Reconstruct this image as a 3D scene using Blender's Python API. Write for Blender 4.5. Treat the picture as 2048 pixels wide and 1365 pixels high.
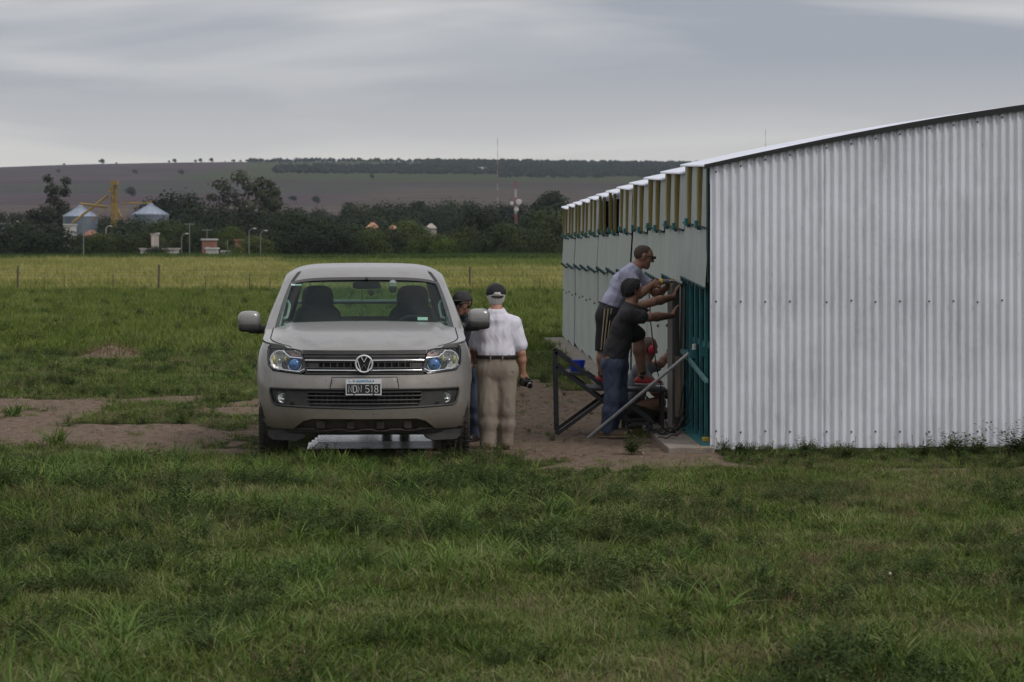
import bpy, bmesh, math, random
import numpy as np
from mathutils import Vector, Matrix
from mathutils.geometry import delaunay_2d_cdt

# ------------------------------------------------------------------ camera, sky, sun, exposure
scene = bpy.context.scene
COL = scene.collection
for o in list(bpy.data.objects):
    bpy.data.objects.remove(o)
F = 5076.0; EYE = 1.92; HY = 497.0; CX = 1024.0
cam_d = bpy.data.cameras.new('camera')
cam = bpy.data.objects.new('camera', cam_d); COL.objects.link(cam)
cam.location = (0, 0, EYE); cam.rotation_euler = (math.radians(90), 0, 0)
cam_d.sensor_width = 36.0; cam_d.lens = F / 2048 * 36.0
cam_d.shift_y = -(682.5 - HY) / 2048
cam_d.clip_start = 0.5; cam_d.clip_end = 12000
cam_d.dof.use_dof = True; cam_d.dof.focus_distance = 23.5; cam_d.dof.aperture_fstop = 7.0
scene.camera = cam

SUN_EL, SUN_AZ = 46.0, 128.0      # azimuth clockwise from +Y
world = bpy.data.worlds.new('World'); scene.world = world; world.use_nodes = True
wn = world.node_tree.nodes; wl = world.node_tree.links; wn.clear()
w_out = wn.new('ShaderNodeOutputWorld'); w_bg = wn.new('ShaderNodeBackground')
w_bg.inputs['Strength'].default_value = 0.1
sky = wn.new('ShaderNodeTexSky'); sky.sky_type = 'NISHITA'; sky.sun_disc = False
sky.sun_elevation = math.radians(SUN_EL); sky.sun_rotation = math.radians(SUN_AZ)
tc = wn.new('ShaderNodeTexCoord')
def wmap(scale, loc=(0, 0, 0), rot=(0, 0, 0)):
    m = wn.new('ShaderNodeMapping'); m.inputs['Scale'].default_value = scale
    m.inputs['Location'].default_value = loc; m.inputs['Rotation'].default_value = rot
    wl.new(tc.outputs['Generated'], m.inputs['Vector']); return m
def wnoise(m, sc, det, rough=0.5, dist=0.0):
    n = wn.new('ShaderNodeTexNoise'); n.inputs['Scale'].default_value = sc
    n.inputs['Detail'].default_value = det; n.inputs['Roughness'].default_value = rough
    n.inputs['Distortion'].default_value = dist
    wl.new(m.outputs[0], n.inputs['Vector']); return n
n1 = wnoise(wmap((3.2, 3.2, 25.0), (1.3, 0.4, 4.25), (0, math.radians(5), 0)), 1.0, 5, 0.5, 0.7)
r1 = wn.new('ShaderNodeValToRGB')
r1.color_ramp.elements[0].position = 0.36; r1.color_ramp.elements[0].color = (3.6, 3.78, 4.3, 1)
r1.color_ramp.elements[1].position = 0.66; r1.color_ramp.elements[1].color = (8.1, 7.9, 7.6, 1)
wl.new(n1.outputs['Fac'], r1.inputs['Fac'])
# horizon: paler and a little warmer, as low overcast goes
sx = wn.new('ShaderNodeSeparateXYZ'); wl.new(tc.outputs['Generated'], sx.inputs[0])
mr = wn.new('ShaderNodeMapRange'); mr.inputs['From Min'].default_value = 0.015; mr.inputs['From Max'].default_value = 0.075
mr.inputs['To Min'].default_value = 0.85; mr.inputs['To Max'].default_value = 0.0
wl.new(sx.outputs['Z'], mr.inputs['Value'])
mh = wn.new('ShaderNodeMixRGB'); mh.inputs['Color2'].default_value = (7.9, 7.5, 6.9, 1)
wl.new(mr.outputs[0], mh.inputs['Fac']); wl.new(r1.outputs[0], mh.inputs['Color1'])
# overcast dome grows brighter towards the zenith
mz = wn.new('ShaderNodeMapRange'); mz.inputs['From Min'].default_value = 0.1; mz.inputs['From Max'].default_value = 1.0
mz.inputs['To Min'].default_value = 1.0; mz.inputs['To Max'].default_value = 1.65
wl.new(sx.outputs['Z'], mz.inputs['Value'])
mm = wn.new('ShaderNodeVectorMath'); mm.operation = 'SCALE'
wl.new(mh.outputs[0], mm.inputs[0]); wl.new(mz.outputs[0], mm.inputs['Scale'])
ms = wn.new('ShaderNodeMixRGB'); ms.inputs['Fac'].default_value = 0.92
wl.new(sky.outputs[0], ms.inputs['Color1']); wl.new(mm.outputs[0], ms.inputs['Color2'])
wl.new(ms.outputs[0], w_bg.inputs['Color']); wl.new(w_bg.outputs[0], w_out.inputs['Surface'])

sun_d = bpy.data.lights.new('sun', 'SUN'); sun_d.energy = 1.5; sun_d.angle = math.radians(12)
sun_d.color = (1.0, 0.95, 0.88)
sun = bpy.data.objects.new('sun', sun_d); COL.objects.link(sun)
_az, _el = math.radians(SUN_AZ), math.radians(SUN_EL)
sdir = Vector((math.sin(_az) * math.cos(_el), math.cos(_az) * math.cos(_el), math.sin(_el)))
sun.rotation_euler = (-sdir).to_track_quat('-Z', 'Y').to_euler(); sun.location = (10, -10, 30)
scene.view_settings.view_transform = 'Standard'; scene.view_settings.look = 'None'
scene.view_settings.exposure = 0.0; scene.view_settings.gamma = 1.0
scene.view_settings.use_curve_mapping = False
scene.render.engine = 'CYCLES'

# ------------------------------------------------------------------ helpers
rng = np.random.default_rng(7); random.seed(7)
def P(px, py, Y): return np.array([(px - CX) * Y / F, Y, EYE - (py - HY) * Y / F])
def gdepth(py): return F * EYE / (py - HY)

def props(o, label=None, cat=None, group=None, kind=None):
    if label: o['label'] = label
    if cat: o['category'] = cat
    if group: o['group'] = group
    if kind: o['kind'] = kind
    return o
def link(name, me, parent=None, loc=None):
    o = bpy.data.objects.new(name, me); COL.objects.link(o)
    if parent: o.parent = parent
    if loc is not None: o.location = loc
    return o
def thing(name, label, cat, loc=(0, 0, 0), rz=0.0, group=None):
    o = bpy.data.objects.new(name, None); COL.objects.link(o)
    o.location = loc; o.rotation_euler = (0, 0, rz); o.empty_display_size = 0.2
    return props(o, label, cat, group)
def np_mesh(name, V, faces, mat=None, smooth=False):
    V = np.asarray(V, dtype=np.float32); me = bpy.data.meshes.new(name)
    if isinstance(faces, np.ndarray):
        n, k = faces.shape
        me.vertices.add(len(V)); me.vertices.foreach_set('co', V.ravel())
        me.loops.add(n * k); me.loops.foreach_set('vertex_index', faces.astype(np.int32).ravel())
        me.polygons.add(n); me.polygons.foreach_set('loop_start', np.arange(0, n * k, k, dtype=np.int32))
        me.polygons.foreach_set('loop_total', np.full(n, k, dtype=np.int32))
        me.update(calc_edges=True); me.validate()
    else:
        me.from_pydata([tuple(map(float, v)) for v in V], [], faces)
    if smooth: me.polygons.foreach_set('use_smooth', np.ones(len(me.polygons), dtype=bool))
    if mat: me.materials.append(mat)
    me.update()
    return me

class MB:
    """collects shapes for ONE mesh"""
    def __init__(s): s.v = []; s.f = []; s.n = 0
    def add(s, V, Fc):
        V = np.asarray(V, float); b = s.n
        s.v.append(V); s.f += [tuple(i + b for i in f) for f in Fc]; s.n += len(V); return s
    def box(s, c, size, R=None):
        c = np.array(c, float); h = np.array(size, float) / 2
        V = np.array([[x, y, z] for x in (-1, 1) for y in (-1, 1) for z in (-1, 1)]) * h
        if R is not None: V = V @ np.array(R).T
        return s.add(V + c, [(0, 1, 3, 2), (4, 6, 7, 5), (0, 4, 5, 1), (2, 3, 7, 6), (0, 2, 6, 4), (1, 5, 7, 3)])
    def bbox(s, c, size, bev=0.01):   # bevelled box
        bm = bmesh.new(); bmesh.ops.create_cube(bm, size=1)
        for v in bm.verts: v.co = Vector((v.co.x * size[0], v.co.y * size[1], v.co.z * size[2]))
        bmesh.ops.bevel(bm, geom=bm.edges[:], offset=bev, segments=2, affect='EDGES', profile=0.5)
        V = [tuple(np.array(v.co) + np.array(c)) for v in bm.verts]
        Fc = [tuple(v.index for v in f.verts) for f in bm.faces]; bm.free(); return s.add(V, Fc)
    def beam(s, a, b, w, h, up=(0, 0, 1)):
        a = np.array(a, float); b = np.array(b, float); d = b - a; L = np.linalg.norm(d); d /= L
        u = np.array(up, float)
        if abs(d @ u) > 0.95: u = np.array([0, 1.0, 0])
        sd = np.cross(d, u); sd /= np.linalg.norm(sd); u2 = np.cross(sd, d)
        R = np.stack([sd, d, u2], 1); return s.box((a + b) / 2, (w, L, h), R)
    def tube(s, pts, r, seg=8, cap=True):
        pts = [np.array(p, float) for p in pts]; n = len(pts)
        rs = r if hasattr(r, '__len__') else [r] * n
        V = []; prev = None
        for i, p in enumerate(pts):
            d = pts[min(i + 1, n - 1)] - pts[max(i - 1, 0)]; d = d / (np.linalg.norm(d) + 1e-9)
            if prev is None:
                u = np.array([0, 0, 1.0]) if abs(d[2]) < 0.9 else np.array([1.0, 0, 0])
                a = np.cross(d, u)
            else: a = prev - d * (prev @ d)
            a /= np.linalg.norm(a); prev = a; b = np.cross(d, a)
            for k in range(seg):
                t = 2 * math.pi * k / seg; V.append(p + (a * math.cos(t) + b * math.sin(t)) * rs[i])
        Fc = []
        for i in range(n - 1):
            for k in range(seg):
                k2 = (k + 1) % seg; Fc.append((i * seg + k, i * seg + k2, (i + 1) * seg + k2, (i + 1) * seg + k))
        if cap: Fc.append(tuple(range(seg))[::-1]); Fc.append(tuple((n - 1) * seg + k for k in range(seg)))
        return s.add(V, Fc)
    def lathe(s, prof, c=(0, 0, 0), axis='z', seg=24):
        V = []; n = len(prof)
        for k in range(seg):
            t = 2 * math.pi * k / seg; ca, sa = math.cos(t), math.sin(t)
            for (r, h) in prof:
                if axis == 'z': V.append((r * ca, r * sa, h))
                elif axis == 'x': V.append((h, r * ca, r * sa))
                else: V.append((r * ca, h, r * sa))
        Fc = []
        for k in range(seg):
            k2 = (k + 1) % seg
            for i in range(n - 1):
                q = (k * n + i, k2 * n + i, k2 * n + i + 1, k * n + i + 1)
                Fc.append(q)
        return s.add(np.array(V) + np.array(c, float), Fc)
    def superell(s, c, r, e=0.6, nu=20, nv=12):
        V = []; Fc = []
        f = lambda v: math.copysign(abs(v) ** e, v)
        for j in range(nv + 1):
            ph = -math.pi / 2 + math.pi * j / nv
            for i in range(nu):
                th = 2 * math.pi * i / nu
                V.append((r[0] * f(math.cos(ph)) * f(math.cos(th)), r[1] * f(math.cos(ph)) * f(math.sin(th)), r[2] * f(math.sin(ph))))
        for j in range(nv):
            for i in range(nu):
                i2 = (i + 1) % nu; Fc.append((j * nu + i, j * nu + i2, (j + 1) * nu + i2, (j + 1) * nu + i))
        return s.add(np.array(V) + np.array(c, float), Fc)
    def build(s, name, mat, parent=None, loc=None, smooth=False, fix=True):
        V = np.concatenate(s.v) if s.v else np.zeros((0, 3))
        me = np_mesh(name, V, s.f, mat, smooth)
        if fix:
            bm = bmesh.new(); bm.from_mesh(me); bmesh.ops.recalc_face_normals(bm, faces=bm.faces); bm.to_mesh(me); bm.free()
        if smooth == 'auto' or smooth:
            me.polygons.foreach_set('use_smooth', np.ones(len(me.polygons), dtype=bool))
            try: me.set_sharp_from_angle(angle=math.radians(40))
            except Exception: pass
        return link(name, me, parent, loc)

def resamp(poly, step, closed=True):
    out = []; n = len(poly)
    for i in range(n if closed else n - 1):
        a = np.array(poly[i], float); b = np.array(poly[(i + 1) % n], float)
        k = max(1, int(math.ceil(np.linalg.norm(b - a) / step)))
        for j in range(k): out.append(tuple(a + (b - a) * j / k))
    if not closed: out.append(tuple(poly[-1]))
    return out
def inpoly(X, Y, poly):
    X = np.asarray(X, float); Y = np.asarray(Y, float); ins = np.zeros(X.shape, bool); n = len(poly)
    for i in range(n):
        x1, y1 = poly[i]; x2, y2 = poly[(i + 1) % n]
        if y1 == y2: continue
        c = ((y1 > Y) != (y2 > Y)) & (X < (x2 - x1) * (Y - y1) / (y2 - y1) + x1); ins ^= c
    return ins
def patch(name, outer, holes, fn, step, mat, parent=None, rim=None, smooth=True, hstep=None, flip=False):
    """polygon with holes in a 2-D chart, triangulated and carried onto the surface fn(u, v)"""
    loops = [resamp(outer, step)] + [resamp(h, hstep or step) for h in holes]
    pts = []; edges = []
    for L in loops:
        b = len(pts); pts += L; edges += [(b + i, b + (i + 1) % len(L)) for i in range(len(L))]
    O = np.array(outer); lo = O.min(0); hi = O.max(0)
    gx, gy = np.meshgrid(np.arange(lo[0] + step / 2, hi[0], step), np.arange(lo[1] + step / 2, hi[1], step))
    gx = gx.ravel(); gy = gy.ravel(); m = inpoly(gx, gy, outer)
    for h in holes: m &= ~inpoly(gx, gy, h)
    B = np.array(pts); G = np.stack([gx[m], gy[m]], 1)
    if len(G):
        d = np.full(len(G), 9.0)
        for b in B: d = np.minimum(d, np.hypot(G[:, 0] - b[0], G[:, 1] - b[1]))
        G = G[d > step * 0.45]
    allp = [Vector(p) for p in pts] + [Vector(g) for g in G]
    vs, es, fs, *_ = delaunay_2d_cdt(allp, edges, [], 0, 1e-6)
    V2 = np.array([tuple(v) for v in vs]); T = np.array([f for f in fs if len(f) == 3])
    c = V2[T].mean(1); m = inpoly(c[:, 0], c[:, 1], outer)
    for h in holes: m &= ~inpoly(c[:, 0], c[:, 1], h)
    T = T[m]; V3 = [np.array(fn(*v), float) for v in V2]; Fc = [tuple(t)[::-1] if flip else tuple(t) for t in T]
    if rim is not None:
        rim = np.array(rim, float)
        for L in loops:
            b = len(V3); P3 = [np.array(fn(*q), float) for q in L]; V3 += P3 + [q + rim for q in P3]; n = len(L)
            Fc += [(b + i, b + (i + 1) % n, b + n + (i + 1) % n, b + n + i) for i in range(n)]
    me = np_mesh(name, np.array(V3), Fc, mat, smooth)
    return link(name, me, parent)

# ------------------------------------------------------------------ materials
def new_mat(name):
    m = bpy.data.materials.new(name); m.use_nodes = True; nt = m.node_tree
    return m, nt.nodes, nt.links, nt.nodes['Principled BSDF']
def mat(name, col, rough=0.6, metal=0.0, var=0.0, scale=8.0, bump=0.0, bscale=60.0, spec=None, stretch=(1, 1, 1), col2=None, coat=0.0, lo=0.35, hi=0.65):
    m, N, L, b = new_mat(name)
    b.inputs['Base Color'].default_value = (*col, 1); b.inputs['Roughness'].default_value = rough
    b.inputs['Metallic'].default_value = metal
    if spec is not None: b.inputs['Specular IOR Level'].default_value = spec
    if coat: b.inputs['Coat Weight'].default_value = coat; b.inputs['Coat Roughness'].default_value = 0.12
    tcn = N.new('ShaderNodeTexCoord'); mp = N.new('ShaderNodeMapping'); mp.inputs['Scale'].default_value = stretch
    L.new(tcn.outputs['Object'], mp.inputs['Vector'])
    if var or col2:
        n = N.new('ShaderNodeTexNoise'); n.inputs['Scale'].default_value = scale; n.inputs['Detail'].default_value = 6
        n.inputs['Roughness'].default_value = 0.6
        L.new(mp.outputs[0], n.inputs['Vector']); r = N.new('ShaderNodeValToRGB')
        c2 = col2 or tuple(min(1, c * (1 + var)) for c in col); c1 = col if col2 else tuple(c * (1 - var) for c in col)
        r.color_ramp.elements[0].position = lo; r.color_ramp.elements[0].color = (*c1, 1)
        r.color_ramp.elements[1].position = hi; r.color_ramp.elements[1].color = (*c2, 1)
        L.new(n.outputs['Fac'], r.inputs['Fac']); L.new(r.outputs[0], b.inputs['Base Color'])
    if bump:
        n = N.new('ShaderNodeTexNoise'); n.inputs['Scale'].default_value = bscale; n.inputs['Detail'].default_value = 4
        L.new(mp.outputs[0], n.inputs['Vector']); bp = N.new('ShaderNodeBump'); bp.inputs['Strength'].default_value = bump
        bp.inputs['Distance'].default_value = 0.01
        L.new(n.outputs['Fac'], bp.inputs['Height']); L.new(bp.outputs[0], b.inputs['Normal'])
    return m
def leaf_mat(name, cols, nscale=0.3, transl=0.25, isl=0.25, ob=0.33, rough=0.55):
    """foliage: random per instance plus patches over the ground; cols = list of colours"""
    m, N, L, b = new_mat(name); oi = N.new('ShaderNodeObjectInfo'); g = N.new('ShaderNodeNewGeometry')
    n = N.new('ShaderNodeTexNoise'); n.inputs['Scale'].default_value = nscale; n.inputs['Detail'].default_value = 4
    L.new(g.outputs['Position'], n.inputs['Vector'])
    add = N.new('ShaderNodeMath'); add.operation = 'MULTIPLY_ADD'; add.inputs[1].default_value = 0.55
    sub = N.new('ShaderNodeMapRange'); sub.inputs['From Min'].default_value = 0.3; sub.inputs['From Max'].default_value = 0.7
    sub.inputs['To Min'].default_value = 0.0; sub.inputs['To Max'].default_value = 0.45
    L.new(n.outputs['Fac'], sub.inputs['Value'])
    rs = N.new('ShaderNodeMath'); rs.operation = 'ADD'; rs.use_clamp = True
    try: ri = g.outputs['Random Per Island']
    except Exception: ri = oi.outputs['Random']
    mx = N.new('ShaderNodeMath'); mx.operation = 'MULTIPLY_ADD'; mx.inputs[1].default_value = isl
    L.new(ri, mx.inputs[0]); mo = N.new('ShaderNodeMath'); mo.operation = 'MULTIPLY'; mo.inputs[1].default_value = ob
    L.new(oi.outputs['Random'], mo.inputs[0]); L.new(mo.outputs[0], mx.inputs[2])
    L.new(mx.outputs[0], rs.inputs[0]); L.new(sub.outputs[0], rs.inputs[1])
    r = N.new('ShaderNodeValToRGB'); el = r.color_ramp.elements
    while len(el) < len(cols): el.new(0.5)
    for i, c in enumerate(cols): el[i].position = i / (len(cols) - 1); el[i].color = (*c, 1)
    L.new(rs.outputs[0], r.inputs['Fac']); L.new(r.outputs[0], b.inputs['Base Color'])
    b.inputs['Roughness'].default_value = rough; b.inputs['Specular IOR Level'].default_value = 0.08
    if transl:
        t = N.new('ShaderNodeBsdfTranslucent'); L.new(r.outputs[0], t.inputs['Color']); mix = N.new('ShaderNodeMixShader')
        mix.inputs[0].default_value = transl; L.new(b.outputs[0], mix.inputs[1]); L.new(t.outputs[0], mix.inputs[2])
        L.new(mix.outputs[0], N['Material Output'].inputs['Surface'])
    return m

# numpy value noise
def _hash(ix, iy, s):
    h = np.sin(ix * 127.1 + iy * 311.7 + s * 74.7) * 43758.5453; return h - np.floor(h)
def vnoise(x, y, s=0):
    ix = np.floor(x); iy = np.floor(y); fx = x - ix; fy = y - iy; fx = fx * fx * (3 - 2 * fx); fy = fy * fy * (3 - 2 * fy)
    a = _hash(ix, iy, s); b = _hash(ix + 1, iy, s); c = _hash(ix, iy + 1, s); d = _hash(ix + 1, iy + 1, s)
    return (a * (1 - fx) + b * fx) * (1 - fy) + (c * (1 - fx) + d * fx) * fy
def fbm(x, y, s=0, o=4):
    t = 0; a = 0.5; w = 0
    for i in range(o): t = t + a * vnoise(x * 2 ** i, y * 2 ** i, s + i * 3.1); w += a; a *= 0.55
    return t / w
def sstep(a, b, x): t = np.clip((x - a) / (b - a), 0, 1); return t * t * (3 - 2 * t)
# ------------------------------------------------------------------ ground
def dirt_mask(x, y):
    x = np.asarray(x, float); y = np.asarray(y, float)
    n = sstep(.34, .66, fbm(x * 1.1 + 3, y * 0.42 + 1, 1, 4)); n2 = fbm(x * 2.6, y * 1.1, 5, 3)
    def blob(cx, cy, rx, ry): return np.exp(-(((x - cx) / rx) ** 2 + ((y - cy) / ry) ** 2))
    m = 1.25 * blob(-2.6, 27.0, 2.8, 2.8) + 0.85 * blob(-2.9, 31.5, 1.7, 3.5) + 0.95 * blob(-6.2, 31, 2.4, 1.6) + 0.7 * blob(-6.0, 26.6, 2.4, 1.2)
    m = m + 1.9 * blob(0.75, 29.5, 1.0, 8.0) + 0.7 * blob(0.9, 25, 1.2, 1.6) + 0.6 * blob(-6.9, 44.5, 1.2, 1.6)
    m = m + 0.75 * blob(-1.3, 24.5, 1.6, 2.2)
    m = m + 0.85 * np.exp(-((y - 22.25 - 0.25 * np.sin(x * 1.3)) / 0.22) ** 2) * sstep(-1.6, 0.4, x)
    m = m + 0.45 * blob(1.9, 19.3, 0.8, 0.35) + 0.35 * blob(-0.9, 22.3, 0.8, 0.3)
    m = m * (0.30 + 1.05 * n) + (n2 - 0.5) * 0.35
    return sstep(0.33, 0.72, m)
def ground_z(x, y):
    d = np.clip((y - 8) / 4, 0, 1) * np.clip((60 - y) / 20, 0, 1)
    z = ((fbm(x * 1.7, y * 1.7, 9, 3) - 0.5) * 0.035 + (fbm(x * 5, y * 5, 19, 2) - .5) * .022) * d
    keep = np.exp(-(((x - 1.9) / 1.1) ** 4)) * (y > 23) * (y < 60)
    return z * (1 - keep) - 0.004
def axis_pts(a, b, step, grow, lo, hi):
    p = list(np.arange(a, b + 1e-6, step)); s = step; v = b
    while v < hi: s *= grow; v += s; p.append(min(v, hi))
    s = step; v = a; q = []
    while v > lo: s *= grow; v -= s; q.append(max(v, lo))
    return np.array(q[::-1] + p)
gxs = axis_pts(-7.5, 6.5, 0.09, 1.22, -2500, 2500); gys = axis_pts(10, 40, 0.10, 1.10, -60, 900)
GX, GY = np.meshgrid(gxs, gys); GZ = ground_z(GX, GY)
nx, ny = len(gxs), len(gys); idx = np.arange(nx * ny).reshape(ny, nx)
Q = np.stack([idx[:-1, :-1].ravel(), idx[:-1, 1:].ravel(), idx[1:, 1:].ravel(), idx[1:, :-1].ravel()], 1)
gm, N, L, b = new_mat('soil_and_turf')
at = N.new('ShaderNodeAttribute'); at.attribute_name = 'dirt'
g = N.new('ShaderNodeNewGeometry')
def nz(scale, det=5, rough=0.6, vec=None):
    n = N.new('ShaderNodeTexNoise'); n.inputs['Scale'].default_value = scale; n.inputs['Detail'].default_value = det
    n.inputs['Roughness'].default_value = rough; L.new(vec or g.outputs['Position'], n.inputs['Vector']); return n
def ramp(src, stops):
    r = N.new('ShaderNodeValToRGB'); el = r.color_ramp.elements
    while len(el) < len(stops): el.new(0.5)
    for i, (p, c) in enumerate(stops): el[i].position = p; el[i].color = (*c, 1)
    L.new(src, r.inputs['Fac']); return r
na = nz(9.0, 6, 0.7); soil = ramp(na.outputs['Fac'], [(0.3, (0.10, 0.070, 0.050)), (0.55, (0.19, 0.140, 0.105)), (0.75, (0.27, 0.21, 0.165))])
nb = nz(2.2, 6, 0.7); turf = ramp(nb.outputs['Fac'], [(0.3, (0.016, 0.018, 0.008)), (0.6, (0.032, 0.034, 0.013)), (0.8, (0.075, 0.060, 0.034))])  # turf colour darkened to hold the shade between the blades
nc = nz(14.0, 4); ad = N.new('ShaderNodeMath'); ad.operation = 'MULTIPLY_ADD'; ad.inputs[1].default_value = 0.5
L.new(nc.outputs['Fac'], ad.inputs[0]); L.new(at.outputs['Fac'], ad.inputs[2])
st = N.new('ShaderNodeMapRange'); st.inputs['From Min'].default_value = 0.5; st.inputs['From Max'].default_value = 0.85
L.new(ad.outputs[0], st.inputs['Value'])
mx = N.new('ShaderNodeMixRGB'); L.new(st.outputs[0], mx.inputs['Fac']); L.new(turf.outputs[0], mx.inputs['Color1']); L.new(soil.outputs[0], mx.inputs['Color2'])
# the ripe field beyond the fence
mpf = N.new('ShaderNodeMapping'); mpf.inputs['Scale'].default_value = (1, 0.22, 1); L.new(g.outputs['Position'], mpf.inputs['Vector'])
nd = nz(0.16, 6, 0.65, mpf.outputs[0]); fld = ramp(nd.outputs['Fac'], [(0.36, (0.10, 0.14, 0.035)), (0.52, (0.21, 0.20, 0.07)), (0.66, (0.34, 0.28, 0.12))])
sp = N.new('ShaderNodeSeparateXYZ'); L.new(g.outputs['Position'], sp.inputs[0])
f1 = N.new('ShaderNodeMapRange'); f1.inputs['From Min'].default_value = 104; f1.inputs['From Max'].default_value = 112; L.new(sp.outputs['Y'], f1.inputs['Value'])
f2 = N.new('ShaderNodeMapRange'); f2.inputs['From Min'].default_value = 300; f2.inputs['From Max'].default_value = 310; L.new(sp.outputs['Y'], f2.inputs['Value'])
mf = N.new('ShaderNodeMixRGB'); L.new(f1.outputs[0], mf.inputs['Fac']); L.new(mx.outputs[0], mf.inputs['Color1']); L.new(fld.outputs[0], mf.inputs['Color2'])
mg = N.new('ShaderNodeMixRGB'); mg.inputs['Color2'].default_value = (0.03, 0.05, 0.015, 1); L.new(f2.outputs[0], mg.inputs['Fac']); L.new(mf.outputs[0], mg.inputs['Color1'])
L.new(mg.outputs[0], b.inputs['Base Color']); b.inputs['Roughness'].default_value = 0.95; b.inputs['Specular IOR Level'].default_value = 0.1
bp = N.new('ShaderNodeBump'); bp.inputs['Strength'].default_value = 1.0; bp.inputs['Distance'].default_value = 0.05
nbp = nz(22.0, 5, 0.7); L.new(nbp.outputs['Fac'], bp.inputs['Height']); L.new(bp.outputs[0], b.inputs['Normal'])
me = np_mesh('ground', np.stack([GX.ravel(), GY.ravel(), GZ.ravel()], 1), Q, gm, True)
a = me.attributes.new('dirt', 'FLOAT', 'POINT'); a.data.foreach_set('value', dirt_mask(GX.ravel(), GY.ravel()).astype(np.float32))
props(link('ground', me), kind='structure')

# hills behind the town: a long even ridge of fields
def hill_z(x, y):
    crest_px = np.interp(x / 3000 * F + CX, [-1500, 0, 200, 345, 700, 1000, 1370, 2600, 4500], [372, 337, 330.5, 327, 324, 327, 331, 334, 345])
    crest = EYE + (HY - crest_px) / F * 3000
    t = np.clip((y - 690) / (3000 - 690), 0, 1)
    z = crest * (0.35 * t + 0.65 * t ** 1.35)
    z = np.where(y > 3000, crest - (y - 3000) ** 1.0 * 0.012, z)
    return z + (fbm(x / 260, y / 260, 4, 3) - 0.5) * 5 * t
hxs = np.linspace(-2550, 2550, 150); hys = np.concatenate([np.linspace(690, 3000, 260), np.linspace(3040, 3400, 6)])
HX, HYY = np.meshgrid(hxs, hys); HZ = hill_z(HX, HYY) - 0.02; HZ[0] = -0.5
nx, ny = len(hxs), len(hys); idx = np.arange(nx * ny).reshape(ny, nx)
Q = np.stack([idx[:-1, :-1].ravel(), idx[:-1, 1:].ravel(), idx[1:, 1:].ravel(), idx[1:, :-1].ravel()], 1)
hm, N, L, b = new_mat('hill_fields'); g = N.new('ShaderNodeNewGeometry')
at = N.new('ShaderNodeAttribute'); at.attribute_name = 'field'
nn = nz(0.02, 5); mul = N.new('ShaderNodeMixRGB'); mul.blend_type = 'MULTIPLY'; mul.inputs['Fac'].default_value = 1
rr = ramp(nn.outputs['Fac'], [(0.3, (0.8, 0.8, 0.8)), (0.7, (1.15, 1.15, 1.15))]); L.new(at.outputs['Color'], mul.inputs['Color1']); L.new(rr.outputs[0], mul.inputs['Color2'])
L.new(mul.outputs[0], b.inputs['Base Color']); b.inputs['Roughness'].default_value = 1.0; b.inputs['Specular IOR Level'].default_value = 0.0
me = np_mesh('hills', np.stack([HX.ravel(), HYY.ravel(), HZ.ravel()], 1), Q, hm, True)
brown = np.array([0.086, 0.066, 0.070]); green = np.array([0.074, 0.076, 0.062]); tan = np.array([0.130, 0.106, 0.094]); dk = np.array([0.05, 0.055, 0.03])
yy = HYY.ravel() + (HX.ravel()) * 0.10 + (fbm(HX.ravel() / 500, HYY.ravel() / 500, 2, 2) - .5) * 90; xx = HX.ravel()
cc = np.zeros((len(yy), 4)); cc[:, 3] = 1
bands = [(0, green), (880, tan), (1010, green * 1.3), (1090, brown * 1.15), (1270, tan * 0.9), (1400, brown), (1700, green * 0.9), (2000, brown * 0.85), (2120, brown * 1.05), (2300, brown * 0.9), (9999, brown)]
for i, (y0, c) in enumerate(bands[:-1]):
    m = (yy >= y0) & (yy < bands[i + 1][0]); cc[m, :3] = c
m = (yy > 2120) & (xx > -300) & (xx < 250); cc[m, :3] = dk * 1.3
m = (yy > 1400) & (yy < 1900) & (xx > -100); cc[m, :3] = tan * 0.7
cc[:, :3] *= .86 * (1 + .45 * (fbm(xx / 900 + 3, yy / 28, 7, 3) - .5))[:, None]
a = me.attributes.new('field', 'FLOAT_COLOR', 'POINT'); a.data.foreach_set('color', cc.astype(np.float32).ravel())
props(link('hills', me), kind='structure')

# ------------------------------------------------------------------ scattered vegetation (what nobody could count)
def blades(n, h, w, spread, lean, seed, seg=3, hvar=0.4, flop=1.0):
    r = np.random.default_rng(seed); V = []; Fc = []
    for i in range(n):
        a = r.uniform(0, 2 * math.pi); rad = spread * math.sqrt(r.uniform()); bx, by = rad * math.cos(a), rad * math.sin(a)
        hh = h * (1 + r.uniform(-hvar, hvar)); ww = w * r.uniform(0.6, 1.3); d = r.uniform(0, 2 * math.pi) if r.uniform() < .5 else a
        ln = lean * r.uniform(0.2, 1.5); dx, dy = math.cos(d), math.sin(d); sxx, syy = -dy, dx; tw = r.uniform(-.8, .8)
        sxx, syy = sxx * math.cos(tw) - syy * math.sin(tw), sxx * math.sin(tw) + syy * math.cos(tw); b0 = len(V)
        for k in range(seg + 1):
            t = k / seg; out = ln * hh * t * t; z = hh * (t - flop * 0.35 * ln * t * t); wd = ww * (1 - t ** 1.6) * (0.6 + 0.8 * min(1, t * 3)) / 2
            if k == seg: V.append((bx + dx * out, by + dy * out, z))
            else: V += [(bx + dx * out + sxx * wd, by + dy * out + syy * wd, z), (bx + dx * out - sxx * wd, by + dy * out - syy * wd, z)]
        for k in range(seg - 1): Fc.append((b0 + 2 * k, b0 + 2 * k + 1, b0 + 2 * k + 3, b0 + 2 * k + 2))
        Fc.append((b0 + 2 * seg - 2, b0 + 2 * seg - 1, b0 + 2 * seg))
    return V, Fc
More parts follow.
